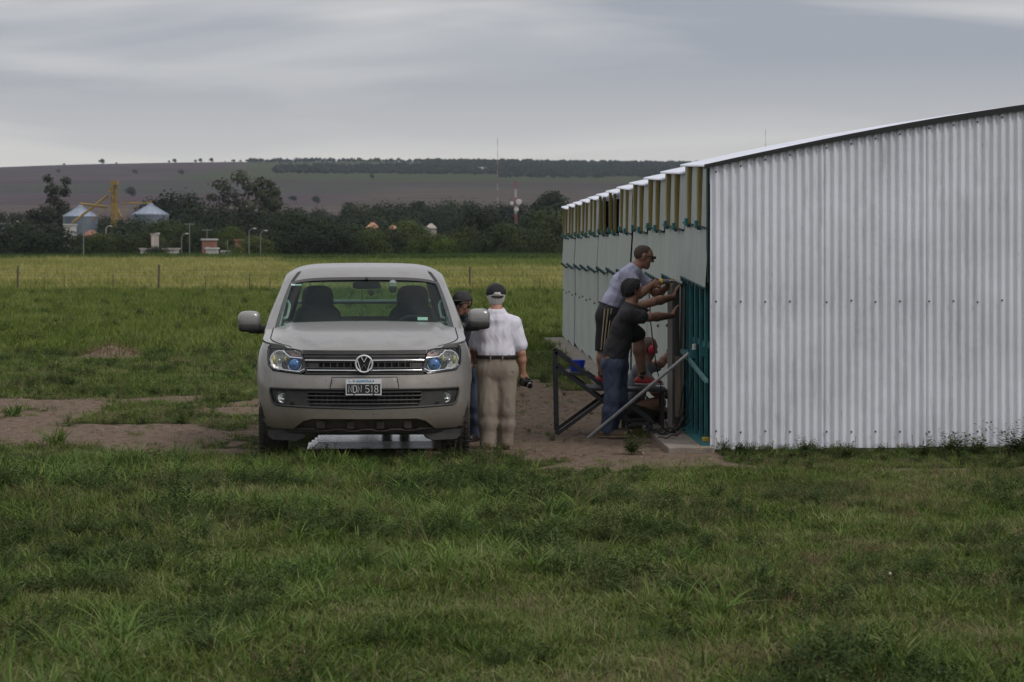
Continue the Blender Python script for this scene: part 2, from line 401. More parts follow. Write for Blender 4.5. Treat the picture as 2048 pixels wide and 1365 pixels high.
def leafy(n_stem, h, leaf, seed, per=9):
    """weed: stems with small leaves standing off them"""
    r = np.random.default_rng(seed); V = []; Fc = []
    for s in range(n_stem):
        a = r.uniform(0, 2 * math.pi); ln = r.uniform(0.1, 0.8); hh = h * r.uniform(0.5, 1.15); bx, by = r.normal(0, .025, 2)
        for k in range(per):
            t = (k + 1) / per; p = np.array([bx + math.cos(a) * ln * hh * t * t, by + math.sin(a) * ln * hh * t * t, hh * t])
            b = r.uniform(0, 2 * math.pi); e = r.uniform(0.1, 0.9); d = np.array([math.cos(b) * math.cos(e), math.sin(b) * math.cos(e), math.sin(e)])
            sd = np.cross(d, [0, 0, 1]); sd /= np.linalg.norm(sd) + 1e-6; L_ = leaf * r.uniform(0.6, 1.3) * (1.2 - 0.5 * t); i0 = len(V)
            V += [tuple(p), tuple(p + d * L_ * .5 + sd * L_ * .17), tuple(p + d * L_ - np.array([0, 0, .2 * L_])), tuple(p + d * L_ * .5 - sd * L_ * .17)]
            Fc.append((i0, i0 + 1, i0 + 2, i0 + 3))
        i0 = len(V); tp = np.array([bx + math.cos(a) * ln * hh, by + math.sin(a) * ln * hh, hh])
        V += [(bx - .0015, by, 0), (bx + .0015, by, 0), tuple(tp + [.001, 0, 0]), tuple(tp - [.001, 0, 0])]; Fc.append((i0, i0 + 1, i0 + 2, i0 + 3))
    return V, Fc
def source(shapes, m):
    c = bpy.data.collections.new('plant_sources')
    for i, (V, Fc) in enumerate(shapes):
        mm_ = m[i] if isinstance(m, list) else m
        me = np_mesh('tuft', np.array(V), Fc, mm_); o = bpy.data.objects.new('tuft_%02d' % i, me); c.objects.link(o)
    return c
def scatter(name, pts, idx, scl, coll, label=None, tilt=0.12, cat=None):
    n = len(pts); me = bpy.data.meshes.new(name); me.vertices.add(n); me.vertices.foreach_set('co', np.asarray(pts, np.float32).ravel())
    a = me.attributes.new('idx', 'INT', 'POINT'); a.data.foreach_set('value', np.asarray(idx, np.int32))
    a = me.attributes.new('scl', 'FLOAT_VECTOR', 'POINT')
    scl = np.asarray(scl, np.float32); scl = np.repeat(scl[:, None], 3, 1) if scl.ndim == 1 else scl; a.data.foreach_set('vector', scl.ravel())
    r = np.stack([rng.normal(0, tilt, n), rng.normal(0, tilt, n), rng.uniform(0, 6.283, n)], 1).astype(np.float32)
    a = me.attributes.new('rot', 'FLOAT_VECTOR', 'POINT'); a.data.foreach_set('vector', r.ravel())
    o = link(name, me); ng = bpy.data.node_groups.new(name, 'GeometryNodeTree')
    ng.interface.new_socket('Geometry', in_out='INPUT', socket_type='NodeSocketGeometry'); ng.interface.new_socket('Geometry', in_out='OUTPUT', socket_type='NodeSocketGeometry')
    n_ = ng.nodes; l_ = ng.links; gi = n_.new('NodeGroupInput'); go = n_.new('NodeGroupOutput'); ip = n_.new('GeometryNodeInstanceOnPoints')
    ci = n_.new('GeometryNodeCollectionInfo'); ci.inputs['Collection'].default_value = coll; ci.inputs['Separate Children'].default_value = True; ci.inputs['Reset Children'].default_value = True
    def na_(t, nm):
        q = n_.new('GeometryNodeInputNamedAttribute'); q.data_type = t; q.inputs['Name'].default_value = nm; return q.outputs['Attribute']
    l_.new(gi.outputs[0], ip.inputs['Points']); l_.new(ci.outputs[0], ip.inputs['Instance']); ip.inputs['Pick Instance'].default_value = True
    l_.new(na_('INT', 'idx'), ip.inputs['Instance Index']); l_.new(na_('FLOAT_VECTOR', 'rot'), ip.inputs['Rotation']); l_.new(na_('FLOAT_VECTOR', 'scl'), ip.inputs['Scale'])
    l_.new(ip.outputs[0], go.inputs[0]); md = o.modifiers.new('scatter', 'NODES'); md.node_group = ng
    return props(o, label, cat, kind='stuff')
def region(y0, y1, dens, marg=1.4, k=0.225):
    A = (y1 - y0) * (2 * (k * (y0 + y1) / 2 + marg)); n = int(A * dens * 1.05); y = rng.uniform(y0, y1, n * 2); x = rng.uniform(-1, 1, n * 2) * (k * y1 + marg)
    m = np.abs(x) < k * y + marg; x = x[m][:n]; y = y[m][:n]; return x, y
def off_wall(x, y): # not inside the shed or on its slab, not under the truck wheels
    wx = 1.872 - (y - 24) * 0.0272
    return ~((y > 23.97) & (x > wx - 0.42) & (y < 54))
g_fine = leaf_mat('fine_grass', [(0.0110, 0.0192, 0.0057), (0.0344, 0.0576, 0.0122), (0.0743, 0.1200, 0.0212), (0.1307, 0.1760, 0.0408), (0.2339, 0.2319, 0.1144)], 0.7, isl=.55, ob=.35)
g_broad = leaf_mat('broad_grass', [(0.0414, 0.0750, 0.0171), (0.0736, 0.1250, 0.0285), (0.1196, 0.1800, 0.0427), (0.1932, 0.2500, 0.0712)], 0.8, isl=.4)
g_weed = leaf_mat('weed_leaf', [(0.0176, 0.0335, 0.0114), (0.0384, 0.0651, 0.0209), (0.0680, 0.1004, 0.0323), (0.1120, 0.1395, 0.0475)], 0.9, isl=.45)
g_dry = leaf_mat('dry_stalk', [(0.085, 0.062, 0.035), (0.16, 0.12, 0.065), (0.27, 0.22, 0.13)], 1.0)
near_src = source([blades(30, .062, .0056, .085, 1.2, 1), blades(34, .046, .0052, .09, 1.5, 2), blades(26, .085, .0058, .08, 1.1, 3),
                   blades(22, .12, .008, .05, .95, 4, 4), blades(18, .17, .010, .05, 1.0, 5, 5), leafy(11, .09, .034, 6), leafy(13, .14, .036, 7, 12),
                   leafy(10, .055, .026, 8, 7), blades(26, .075, .0036, .08, 1.2, 9), blades(9, .22, .0025, .05, .35, 10), blades(30, .09, .006, .07, 1.0, 11, 4)],
                  [g_fine, g_fine, g_fine, g_broad, g_broad, g_weed, g_weed, g_weed, g_dry, g_dry, g_broad])
def choose(x, y, left_w):
    n = len(x); u = rng.uniform(size=n); pat = fbm(x * 0.8, y * 0.8, 21, 3); pat2 = fbm(x * 1.3, y * 0.9, 33, 3)
    idx = rng.choice([0, 1, 2], n, p=[.4, .35, .25]); wB = left_w * sstep(.42, .62, pat); wW = sstep(.45, .62, pat2) * .45
    idx = np.where(u < wB * .26, rng.choice([10, 10, 3, 3, 4], n), idx); u2 = rng.uniform(size=n)
    idx = np.where(u2 < wW * .55, rng.choice([5, 6, 7, 5, 7], n), idx); u3 = rng.uniform(size=n)
    dryp = sstep(.45, .62, fbm(x * 1.6 + 9, y * .9, 61, 3)) * (.12 + .20 * sstep(-1, 2, x)); idx = np.where(u3 < .05 + dryp, 8, idx); idx = np.where(u3 > .996, 9, idx); return idx
x, y = region(9.4, 22.9, 380); n = len(x)
dm = dirt_mask(x, y); thin = fbm(x * 1.1, y * 1.1, 41, 3); keep = (rng.uniform(size=n) > dm * .93) & (rng.uniform(size=n) < .5 + 1.1 * thin)
x, y = x[keep], y[keep]; ix = choose(x, y, sstep(1.5, -2.5, x) * .9 + .06); hv = fbm(x * .7, y * .7, 51, 3)
s = (.5 + .9 * hv) * rng.uniform(.7, 1.35, len(x)) * (1 - .45 * sstep(18.5, 22.5, y) * sstep(-.6, .2, x)) * 1.0; scatter('grass', np.stack([x, y, ground_z(x, y)], 1), ix, s, near_src, 'short mixed grass and weeds of the foreground', .16)
x = rng.uniform(-2.5, .1, 420); y = rng.uniform(22.0, 22.95, 420); ix = rng.choice([0, 2, 5, 7, 6, 9], 420, p=[.25, .25, .2, .2, .07, .03])
scatter('grass', np.stack([x, y, ground_z(x, y)], 1), ix, rng.uniform(.6, 1.15, 420), near_src, 'weeds and grass right in front of the pickup tyres', .16)
x = rng.uniform(1.95, 5.6, 520); y = rng.uniform(23.35, 23.93, 520); ix = rng.choice([0, 2, 5, 7, 6, 1], 520, p=[.25, .2, .2, .2, .05, .1])
scatter('grass', np.stack([x, y, ground_z(x, y)], 1), ix, rng.uniform(.4, .95, 520), near_src, 'low weeds and grass along the foot of the end wall', .16)
# around and behind the truck to the fence
x, y = region(22.9, 46, 95, 1.6); dm = dirt_mask(x, y); keep = (rng.uniform(size=len(x)) > dm * .93) & off_wall(x, y); x, y = x[keep], y[keep]
ix = choose(x, y, np.full(len(x), .25)); s = rng.uniform(.5, 1.05, len(x)) * (1 + (y - 23) / 45) * (1 - .45 * dirt_mask(x, y))
m = (np.abs(x + 1.45) < 1.3) & (y < 28); s = np.where(m, s * .45, s); s = np.where(y < 24, s * .75, s)
scatter('grass', np.stack([x, y, ground_z(x, y)], 1), ix, s, near_src, 'sparse grass round the bare soil beside the truck', .16)
g_mid = leaf_mat('meadow_grass', [(0.0442, 0.0667, 0.0122), (0.0846, 0.1240, 0.0210), (0.1288, 0.1711, 0.0332), (0.1987, 0.2225, 0.0787)], 0.25, isl=.5)
g_yel = leaf_mat('ripe_grass', [(0.10, 0.15, 0.030), (0.21, 0.225, 0.055), (0.33, 0.31, 0.115), (0.50, 0.43, 0.17)], 0.06)
g_crop = leaf_mat('tall_crop', [(0.035, 0.062, 0.014), (0.060, 0.100, 0.022), (0.088, 0.130, 0.032)], 0.08)
mid_src = source([blades(60, .20, .014, .28, .7, 61), blades(60, .15, .013, .3, .9, 62), blades(40, .28, .014, .25, .5, 63), leafy(16, .25, .09, 64, 10)], [g_mid, g_mid, g_mid, g_weed])
x, y = region(46, 108, 9, 3); nn_ = fbm(x * .09, y * .09, 71, 3); ix = rng.choice([0, 1, 2, 3], len(x), p=[.45, .4, .1, .05])
keep = off_wall(x, y) & ((y > 54) | (rng.uniform(size=len(x)) > dirt_mask(x, y) * .97)); x, y, ix = x[keep], y[keep], ix[keep]
scatter('grass', np.stack([x, y, 0 * x - .01], 1), ix, rng.uniform(.5, 1.1, len(x)) * (1 + (y - 46) / 160), mid_src, 'green meadow between the truck and the wire fence', .1)
yel_src = source([blades(60, .42, .03, .6, .5, 81), blades(60, .36, .03, .65, .6, 82), blades(50, .35, .03, .6, .6, 83)], [g_yel, g_yel, g_mid])
x, y = region(106, 300, 1.1, 6); gsel = fbm(x * .03, y * .012, 91, 3); ix = np.where(gsel > .56, 2, rng.integers(0, 2, len(x))); ix = np.where(rng.uniform(size=len(x)) < .12, 2, ix)
scatter('field_grass', np.stack([x, y, 0 * x - .02], 1), ix, rng.uniform(.7, 1.25, len(x)) * (1 + (y - 106) / 200), yel_src, 'yellow ripe grass of the field beyond the fence', .08)
crop_src = source([blades(40, 1.25, .10, .9, .45, 101, 4), blades(40, 1.1, .10, .9, .6, 102, 4)], g_crop)
x, y = region(294, 322, 2.0, 10); hgt = .62 + .6 * fbm(x * .05, y * .05, 111, 3)
scatter('crop_field', np.stack([x, y, 0 * x], 1), rng.integers(0, 2, len(x)), np.stack([hgt * 0 + 1, hgt * 0 + 1, hgt], 1), crop_src, 'tall green crop standing in front of the tree line', .05)

# clods and small stones on the bare soil
def stone(seed):
    r = np.random.default_rng(seed); m = MB().superell((0, 0, .003), (.012, .010, .007), 1, 7, 5); V = np.concatenate(m.v); V = V * (1 + r.uniform(-.25, .3, (len(V), 1))); return V, m.f
clod_m = leaf_mat('soil_clod', [(0.12, 0.085, 0.065), (0.19, 0.14, 0.105), (0.25, 0.195, 0.155), (0.40, 0.35, 0.30)], 1.0, 0, rough=.95)
st_src = source([stone(1), stone(2), stone(3)], clod_m)
x, y = region(21.6, 40, 40, .6); dm = dirt_mask(x, y); keep = (rng.uniform(size=len(x)) < dm) & off_wall(x, y); x, y = x[keep], y[keep]
scatter('gravel', np.stack([x, y, ground_z(x, y)], 1), rng.integers(0, 3, len(x)), rng.uniform(.2, 1.25, len(x)) ** 1.5, st_src, 'small clods and stones lying on the bare soil', .3)
# ------------------------------------------------------------------ trees
tree_leaf = [leaf_mat('dark_foliage', [(0.005, 0.008, 0.003), (0.015, 0.023, 0.007), (0.042, 0.055, 0.014)], 0.12, .12, isl=.14, ob=.55),
             leaf_mat('green_foliage', [(0.010, 0.017, 0.005), (0.030, 0.045, 0.010), (0.070, 0.092, 0.018)], 0.12, .12, isl=.14, ob=.55),
             leaf_mat('grey_green_foliage', [(0.012, 0.014, 0.007), (0.028, 0.031, 0.015), (0.055, 0.058, 0.028)], 0.12, .12, isl=.14, ob=.55)]
bark = mat('bark', (.075, .055, .042), .9, var=.3, scale=3)
def crown_mesh(lobes, leafn, leaf, seed, m, flat=.8):
    r = np.random.default_rng(seed); Lb = np.array(lobes, float); wts = Lb[:, 3] ** 2; wts /= wts.sum()
    k = r.choice(len(Lb), leafn, p=wts); d = r.normal(size=(leafn, 3)); d /= np.linalg.norm(d, axis=1)[:, None]
    rad = Lb[k, 3] * (1 - .55 * r.uniform(size=leafn) ** 2.2); 
    bumps = 1 + .22 * np.sin(d[:, 0] * 7 + k) * np.sin(d[:, 1] * 6 + 2 * k) * np.sin(d[:, 2] * 7 + k * .7) * 1.6
    c = Lb[k, :3] + d * (rad * bumps)[:, None] * np.array([1, 1, flat])
    cd = c - np.array([0, 0, .42]); cd /= np.linalg.norm(cd, axis=1)[:, None]; nrm = d * .7 + cd * .5 + r.normal(size=(leafn, 3)) * .22; nrm /= np.linalg.norm(nrm, axis=1)[:, None]
    t = np.cross(nrm, r.normal(size=(leafn, 3))); t /= np.linalg.norm(t, axis=1)[:, None]; bb = np.cross(nrm, t)
    s = (leaf * r.uniform(.5, 1.4, leafn))[:, None]; s2 = s * r.uniform(.45, .8, (leafn, 1))
    V = np.stack([c - t * s, c - bb * s2, c + t * s, c + bb * s2], 1).reshape(-1, 3)
    return np_mesh('crown', V, np.arange(leafn * 4).reshape(-1, 4), m)
def trunk_mesh(h, r0, limbs, seed):
    r = np.random.default_rng(seed); mb = MB(); top = np.array([r.normal(0, .02), 0, h]); mb.tube([(0, 0, -.02), tuple(top * .5 + [0.01, 0, 0]), tuple(top)], [r0, r0 * .8, r0 * .5], 6)
    for L in limbs: p = np.array(L[:3]); s = top * r.uniform(.55, .98); mb.tube([s, (s + p) / 2 + [0, 0, .03], p], [r0 * .45, r0 * .3, r0 * .12], 5)
    me = np_mesh('trunk', np.concatenate(mb.v), mb.f, bark, True); return me
def rand_lobes(n, rx, zlo, zhi, seed, rl=(.16, .26), shape='dome'):
    r = np.random.default_rng(seed); out = []
    for i in range(n):
        t = (i + .5) / n; z = zlo + (zhi - zlo) * t; a = i * 2.4 + r.uniform(-.4, .4)
        w = math.sqrt(max(0.03, 1 - ((z - zlo) / (zhi - zlo)) ** 1.8)) if shape == 'dome' else (.9 - .55 * t if shape == 'cone' else (.45 + .55 * math.sin(math.pi * min(1, t * 1.05))))
        rr = rx * w * r.uniform(.35, .85); out.append((rr * math.cos(a), rr * math.sin(a), z, r.uniform(*rl) * (.8 + .35 * w)))
    return out
# unit-height trees
TR = {}
def mk(kind, lobes, n, leaf, seed, m, th, r0): TR[kind] = (crown_mesh(lobes, n, leaf, seed, m), trunk_mesh(th, r0, lobes[::2][:7], seed))
mk('bush', rand_lobes(20, .85, .12, .80, 1, (.2, .32)), 5200, .028, 1, tree_leaf[0], .4, .03)
mk('bush2', rand_lobes(22, .95, .10, .80, 2, (.2, .30)), 5200, .028, 2, tree_leaf[0], .4, .03)
mk('dome', rand_lobes(24, .95, .15, .78, 3, (.2, .28)), 6500, .026, 3, leaf_mat('bright_foliage', [(0.026, 0.042, 0.007), (0.060, 0.088, 0.013), (0.11, 0.145, 0.022)], .3, .12, isl=.2, ob=.3), .35, .03)
mk('broad', rand_lobes(22, .6, .25, .84, 4, (.15, .24), 'round'), 5600, .026, 4, tree_leaf[0], .5, .028)
mk('green', rand_lobes(22, .8, .15, .82, 5, (.17, .27)), 5600, .026, 5, tree_leaf[1], .4, .028)
mk('gum', [(-.22, 0, .52, .12), (-.12, .1, .66, .13), (-.2, .0, .80, .10), (.0, -.05, .88, .10), (.12, .05, .78, .12), (.22, 0, .70, .09), (.2, .05, .84, .07), (.08, 0, .56, .14), (-.05, .05, .42, .14), (.14, 0, .38, .13), (-.14, 0, .30, .13), (-.30, 0, .66, .07), (.0, 0, .2, .16)], 2900, .019, 6, tree_leaf[2], .7, .02)
mk('gum2', [(0, 0, .90, .07), (.05, .05, .80, .10), (-.08, 0, .72, .12), (.1, 0, .66, .12), (-.05, 0, .55, .15), (.14, 0, .48, .12), (-.16, 0, .46, .11), (.02, 0, .36, .18), (.2, 0, .34, .10), (-.1, 0, .2, .18), (.1, 0, .2, .16)], 4200, .021, 7, tree_leaf[2], .7, .022)
mk('gum3', [(-.10, 0, .93, .07), (.13, 0, .90, .07), (-.05, 0, .80, .09), (.10, 0, .78, .09), (-.02, 0, .68, .10), (.08, 0, .60, .10), (-.28, 0, .50, .10), (.28, 0, .48, .12), (-.12, 0, .50, .14), (.12, 0, .46, .15), (-.2, 0, .36, .14), (.18, 0, .33, .15), (-.05, 0, .3, .18), (0, 0, .15, .2)], 4600, .021, 8, tree_leaf[2], .75, .02)
mk('pine', rand_lobes(16, .32, .2, .9, 9, (.10, .17), 'round'), 3000, .03, 9, tree_leaf[0], .8, .03)
mk('small', rand_lobes(9, .55, .3, .76, 10, (.18, .28)), 900, .06, 10, tree_leaf[0], .5, .035)
def tree(kind, px, top, Y, wid, label, base=None, name='tree', cat='tree', group=None, rz=None, z0=None):
    """px / top: where the crown stands in the photograph; Y: its distance; wid: crown width over that of the kind"""
    zb = 0 if z0 is None else z0; h = (EYE + (HY - top) * Y / F - zb) * (1.09 if kind in ('bush', 'bush2', 'green') else 1.0)
    p = P(px, HY, Y); o = thing(name, label, cat, (p[0], Y, zb), rng.uniform(-.5, .5) if rz is None else rz, group); w_ = wid * (1.35 if kind in ('bush', 'bush2', 'green', 'dome') else 1.12 if kind == 'broad' else 1); o.scale = (h * w_, h * w_, h)
    c, t = TR[kind]; link('crown', c, o); link('trunk', t, o); return o
B = 'behind the yellow field'
T = [('bush', -60, 446, 372, .9, 'dark bushy tree just past the left end of the visible tree line'),
 ('green', -150, 450, 365, .9, 'green tree standing past the left end of the tree line, second from the frame'),
 ('broad', -60, 405, 640, .9, 'tall round distant tree past the left end of the tree line'),
 ('bush', 313, 493, 343, 1.0, 'small dark bush right in front of the long low white house'),
 ('green', 196, 466, 350, .7, 'small green tree between left grain bin and elevator foot'),
 ('bush', 68, 462, 352, .9, 'low dark bush at the left edge, in front of the tall loose tree'),
 ('bush2', 290, 462, 385, .7, 'dark bush in front of the wall of the right grain bin'),
 ('bush', 428, 462, 410, .7, 'dark tree right above the small red and white house'),
 ('bush2', 545, 440, 420, .7, 'dark leafy tree at the foot of the tall pointed tree'),
 ('bush', 622, 456, 352, .8, 'low dark front tree above the left roof corner of the pickup'),
 ('bush2', 682, 462, 350, .8, 'low dark front tree above the interior mirror of the pickup'),
 ('green', 738, 458, 356, .8, 'low green front tree above the middle of the pickup roof'),
 ('bush', 800, 470, 385, .6, 'low dark front bush just left of the light green domed tree'),
 ('bush2', 930, 452, 380, .6, 'dark front tree touching the right side of the light green domed tree'),
 ('green', 1010, 446, 362, .8, 'green front tree right of the large dark round tree'),
 ('bush2', 1062, 458, 352, .8, 'low dark front tree left of the shed end'),
 ('bush', 35, 442, 380, 1.05, 'wide dark bushy tree at the far left edge of the tree line'),
 ('bush2', 112, 452, 365, .8, 'low dark bushy tree below the left grain bin'),
 ('green', 165, 470, 360, .8, 'small rounded tree right in front of the left grain bin'),
 ('bush', 232, 464, 355, .8, 'dark bushy tree at the foot of the yellow grain elevator'),
 ('gum3', 112, 346, 520, .95, 'tall loose grey-green tree rising left of the grain bins'),
 ('bush2', 265, 436, 430, .9, 'dark tree between grain elevator and the right grain bin'),
 ('green', 330, 438, 420, .75, 'bushy tree standing in front of the right grain bin'),
 ('green', 385, 446, 400, .7, 'mid green tree above the white roadside house'),
 ('broad', 362, 378, 560, .85, 'broad dark tree right behind the pale roof of the right grain bin'),
 ('broad', 310, 392, 600, .6, 'dark tree left of the broad one behind the right grain bin'),
 ('gum', 482, 334, 500, 1.1, 'tallest airy tree with gaps in its crown, left of centre'),
 ('gum2', 540, 352, 500, .85, 'tall denser pointed tree just right of the airiest tall tree'),
 ('bush', 425, 415, 500, .9, 'dark tree below left of the tallest airy tree'),
 ('bush2', 500, 420, 440, .8, 'dark leafy tree under the two tall airy trees'),
 ('green', 462, 452, 380, .55, 'small green tree beside the red and white house'),
 ('green', 508, 472, 345, .9, 'low green bush right of the brick coloured wall'),
 ('green', 590, 424, 400, .85, 'big green tree left above the pickup roof'),
 ('bush', 648, 438, 370, .8, 'dense dark tree straight above the left of the pickup roof'),
 ('green', 702, 446, 365, .8, 'green tree above the middle of the pickup roof'),
 ('bush2', 560, 462, 350, .8, 'low dark bush left of the dense tree above the pickup'),
 ('bush', 762, 452, 380, .8, 'dark tree between pickup roof and the light green domed tree'),
 ('green', 815, 440, 440, .7, 'green tree just behind the light green domed tree'),
 ('dome', 868, 459, 345, .85, 'light green dome-shaped tree, the brightest of the tree line'),
 ('bush', 972, 420, 390, .72, 'large dark round tree right of the light green domed tree'),
 ('bush2', 1040, 452, 400, .8, 'dark tree between the large round tree and the shed'),
 ('green', 1086, 418, 380, .7, 'bushy tree next to the far end of the metal shed'),
 ('bush', 1125, 430, 370, .7, 'dark tree partly hidden by the far end of the metal shed'),
 ('pine', 1108, 376, 640, 1.0, 'dark upright conifer just left of the shed roof'),
 ('pine', 1092, 384, 650, .8, 'slightly lower conifer beside the dark upright one'),
 ('pine', 700, 400, 720, .7, 'slim tall tree alone above the pickup roof'),
 ('broad', 738, 402, 700, .9, 'round dark distant tree right of the slim one'),
 ('broad', 786, 400, 700, .9, 'distant dark tree of the back row above right of the pickup'),
 ('pine', 838, 397, 720, 1.1, 'distant upright dark tree above the light green domed tree'),
 ('broad', 882, 402, 710, .9, 'round distant tree above right of the light green domed tree'),
 ('broad', 924, 394, 720, .9, 'tallest distant tree of the back row left of the thin mast'),
 ('broad', 966, 404, 700, .9, 'distant dark tree just left of the thin mast'),
 ('broad', 1008, 402, 710, .9, 'distant dark tree between thin mast and red and white mast'),
 ('broad', 1056, 402, 700, .9, 'distant dark tree right of the red and white mast'),
 ('broad', 668, 424, 640, .8, 'distant dark tree behind the green trees above the pickup'),
 ('broad', 638, 412, 680, .5, 'small distant dark tree standing left of the slim tall one'),
 ('broad', 584, 408, 680, .8, 'distant tree at the right foot of the tall pointed tree'),
 ('broad', 20, 420, 640, .9, 'distant dark tree above the far left bushes'),
 ('broad', 70, 424, 620, .8, 'distant dark tree left of the tall loose tree'),
 ('broad', 215, 428, 620, .7, 'distant dark tree between left grain bin and grain elevator')]
for k_, px_, tp_, Y_, w_, lb_ in T: tree(k_, px_, tp_, Y_, w_, lb_)
_HY = np.linspace(760, 3000, 500)
def on_hill(px, py):
    """where the sight line through a pixel meets the hill"""
    m = EYE - (py - HY) * _HY / F < hill_z((px - CX) * _HY / F, _HY)
    return float(_HY[np.argmax(m)]) if m.any() else 3000.0
for px_, base_, top_, w_, lb_ in [(128, 333, 327, 1.4, 'low round tree on the ridge, leftmost on the skyline'), (204, 330, 317, 1.0, 'large dark tree on the skyline above the grain elevator'),
    (233, 330, 325, 1.3, 'tiny tree on the skyline right of the large one above the elevator'), (338, 328, 321, .9, 'small tree on the ridge left of the pair above the right bin'), (349, 328, 317, .9, 'round tree on the ridge above the right grain bin'),
    (391, 328, 319, .8, 'left tree of the pair on the skyline'), (401, 328, 316, .8, 'right tree of the pair on the skyline'), (423, 328, 315, .8, 'lone round tree on the skyline right of the pair'),
    (450, 327, 322, .7, 'tiny lone tree on the skyline above the airiest tall tree'), (467, 327, 319, 1.4, 'wide tree on the skyline where the ridge trees begin'), (481, 327, 320, 1.0, 'second tree on the skyline where the ridge trees begin'),
    (494, 327, 319, 1.0, 'third tree on the skyline where the ridge trees begin')]:
    Y_ = 2995; tree('small', px_, top_ - 0.5, Y_, w_, lb_, z0=hill_z(np.array([(px_ - CX) * Y_ / F]), np.array([Y_ * 1.0]))[0] - .3, group=None)
for px_, base_, top_, w_, lb_ in [(117, 346, 337, .9, 'dark shrub on the hillside just below the leftmost skyline tree'), (270, 348, 337, 1.0, 'dark tree on the hillside above and right of the elevator'), (363, 350, 338, 1.0, 'dark tree on the hillside above the broad tree'),
    (262, 394, 371, .85, 'big dome-shaped tree on the slope right of the grain elevator'), (632, 407, 390, .9, 'round tree alone on the slope above the pickup'), (586, 402, 390, 1.4, 'wide low tree on the slope above left of the pickup'),
    (744, 358, 346, .7, 'lone dark tree under the wood on the hill')]:
    Y_ = on_hill(px_, base_); tree('small', px_, top_, Y_, w_, lb_, z0=hill_z(np.array([(px_ - CX) * Y_ / F]), np.array([Y_]))[0] - .3)
# woods on the hill: one mass
wood_src = source([(np.array([0]), 0)][:0] or [], None) if False else bpy.data.collections.new('wood_sources')
for i, k_ in enumerate(['small', 'pine']):
    o = bpy.data.objects.new('wood_tree_%d' % i, crown_mesh(rand_lobes(8, .6, .2, .8, 60 + i, (.2, .3)), 260, .10, 70 + i, tree_leaf[0])); wood_src.objects.link(o)
pts = []
def wood(px0, px1, pyt, pyb, n, jit=1.0):
    for _ in range(n):
        px = rng.uniform(px0, px1); f = (px - px0) / (px1 - px0); py = rng.uniform(pyt(f), pyb(f)); Y = on_hill(px, py); x = (px - CX) * Y / F
        pts.append((x, Y, hill_z(np.array([x]), np.array([Y * 1.0]))[0] - .5))
wood(548, 1000, lambda f: 335 - 3 * f, lambda f: 347 + 3 * f, 700); wood(850, 1400, lambda f: 324, lambda f: 338 + 14 * min(1, f * 1.5), 1200); wood(1000, 1400, lambda f: 330, lambda f: 356, 600)
for px in np.arange(500, 1400, 4.5): Y = 2990; x = (px + rng.uniform(-2, 2) - CX) * Y / F; pts.append((x, Y, hill_z(np.array([x]), np.array([Y * 1.0]))[0] - .5))
pts = np.array(pts); scatter('hill_wood', pts, rng.integers(0, 2, len(pts)), rng.uniform(3.2, 6.5, len(pts)), wood_src, 'dark strips of woodland along the top of the hill', .02)

# ------------------------------------------------------------------ town and farm buildings
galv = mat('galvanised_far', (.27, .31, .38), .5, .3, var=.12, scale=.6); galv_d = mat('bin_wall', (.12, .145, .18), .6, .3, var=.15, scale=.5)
yel = mat('yellow_steel', (.25, .165, .035), .6, 0, var=.25, scale=.5); white_far = mat('white_paint_far', (.44, .42, .41), .7, var=.1, scale=.4)
brick_far = mat('brick_far', (.22, .10, .07), .9, var=.2, scale=.8); orange_far = mat('orange_tile', (.36, .19, .11), .9, var=.2, scale=.8)
grey_far = mat('grey_steel_far', (.17, .17, .17), .6); red_far = mat('red_paint_far', (.28, .06, .06), .6); concrete_far = mat('concrete_far', (.34, .29, .26), .9, var=.2, scale=.7)
glass_far = mat('dark_pane', (.03, .04, .05), .2)
def grain_bin(px, pyT, pyE, pyB, half, Y, label):
    s = Y / F; p = P(px, pyB, Y); R = half * s; ze = EYE + (HY - pyE) * s; zt = EYE + (HY - pyT) * s
    o = thing('grain_bin', label, 'grain bin', (p[0], Y, 0))
    mb = MB(); seg = 40; prof = []; z = 0
    while z < ze: prof += [(R, z), (R + .05, z + .25)]; z += .5
    prof.append((R, ze)); mb.lathe(prof, seg=seg); mb.build('wall', galv_d, o, smooth=True)
    mb = MB(); k = 20
    for i in range(k):  # roof sectors, each with its standing rib
        a0, a1 = 2 * math.pi * i / k, 2 * math.pi * (i + 1) / k
        c = lambda a, r, z: (r * math.cos(a), r * math.sin(a), z)
        m2 = MB(); m2.add([c(a0, R * 1.04, ze), c(a1, R * 1.04, ze), c(a1, .5, zt), c(a0, .5, zt), c(a0, R * 1.04, ze - .08), c(a1, R * 1.04, ze - .08)], [(0, 1, 2, 3), (4, 5, 1, 0)])
        m2.beam(c(a0, R * 1.04, ze + .05), c(a0, .5, zt + .05), .08, .1); m2.build('roof_sheet', galv, o)
    MB().lathe([(.55, zt - .1), (.55, zt + .25), (.3, zt + .4), (0, zt + .42)], seg=14).build('cap', galv, o); return o
grain_bin(161, 415, 433, 515, 34, 470, 'round galvanised grain bin left of the yellow elevator, with pale conical roof')
grain_bin(301, 411, 430, 515, 36, 470, 'round grain bin right of the yellow elevator with bright conical roof')
Y = 455; s = Y / F; q = lambda px, py, dy=0: tuple(P(px, py, Y + dy))
ev = thing('grain_elevator', 'yellow grain elevator tower with sloping spouts between two bins', 'grain elevator', (P(226, 0, Y)[0], Y, 0))
iv = np.array([ev.location.x, Y, 0])
def evp(name, fn): mb = MB(); fn(mb); o = mb.build(name, yel, ev); o.location = tuple(-iv); return o
for sx_, sy_ in ((-1, -1), (1, -1), (-1, 1), (1, 1)): evp('tower_leg', lambda m: m.beam(q(229 + 6 * sx_, 505, sy_), q(229 + 5 * sx_, 372, sy_), .18, .18))
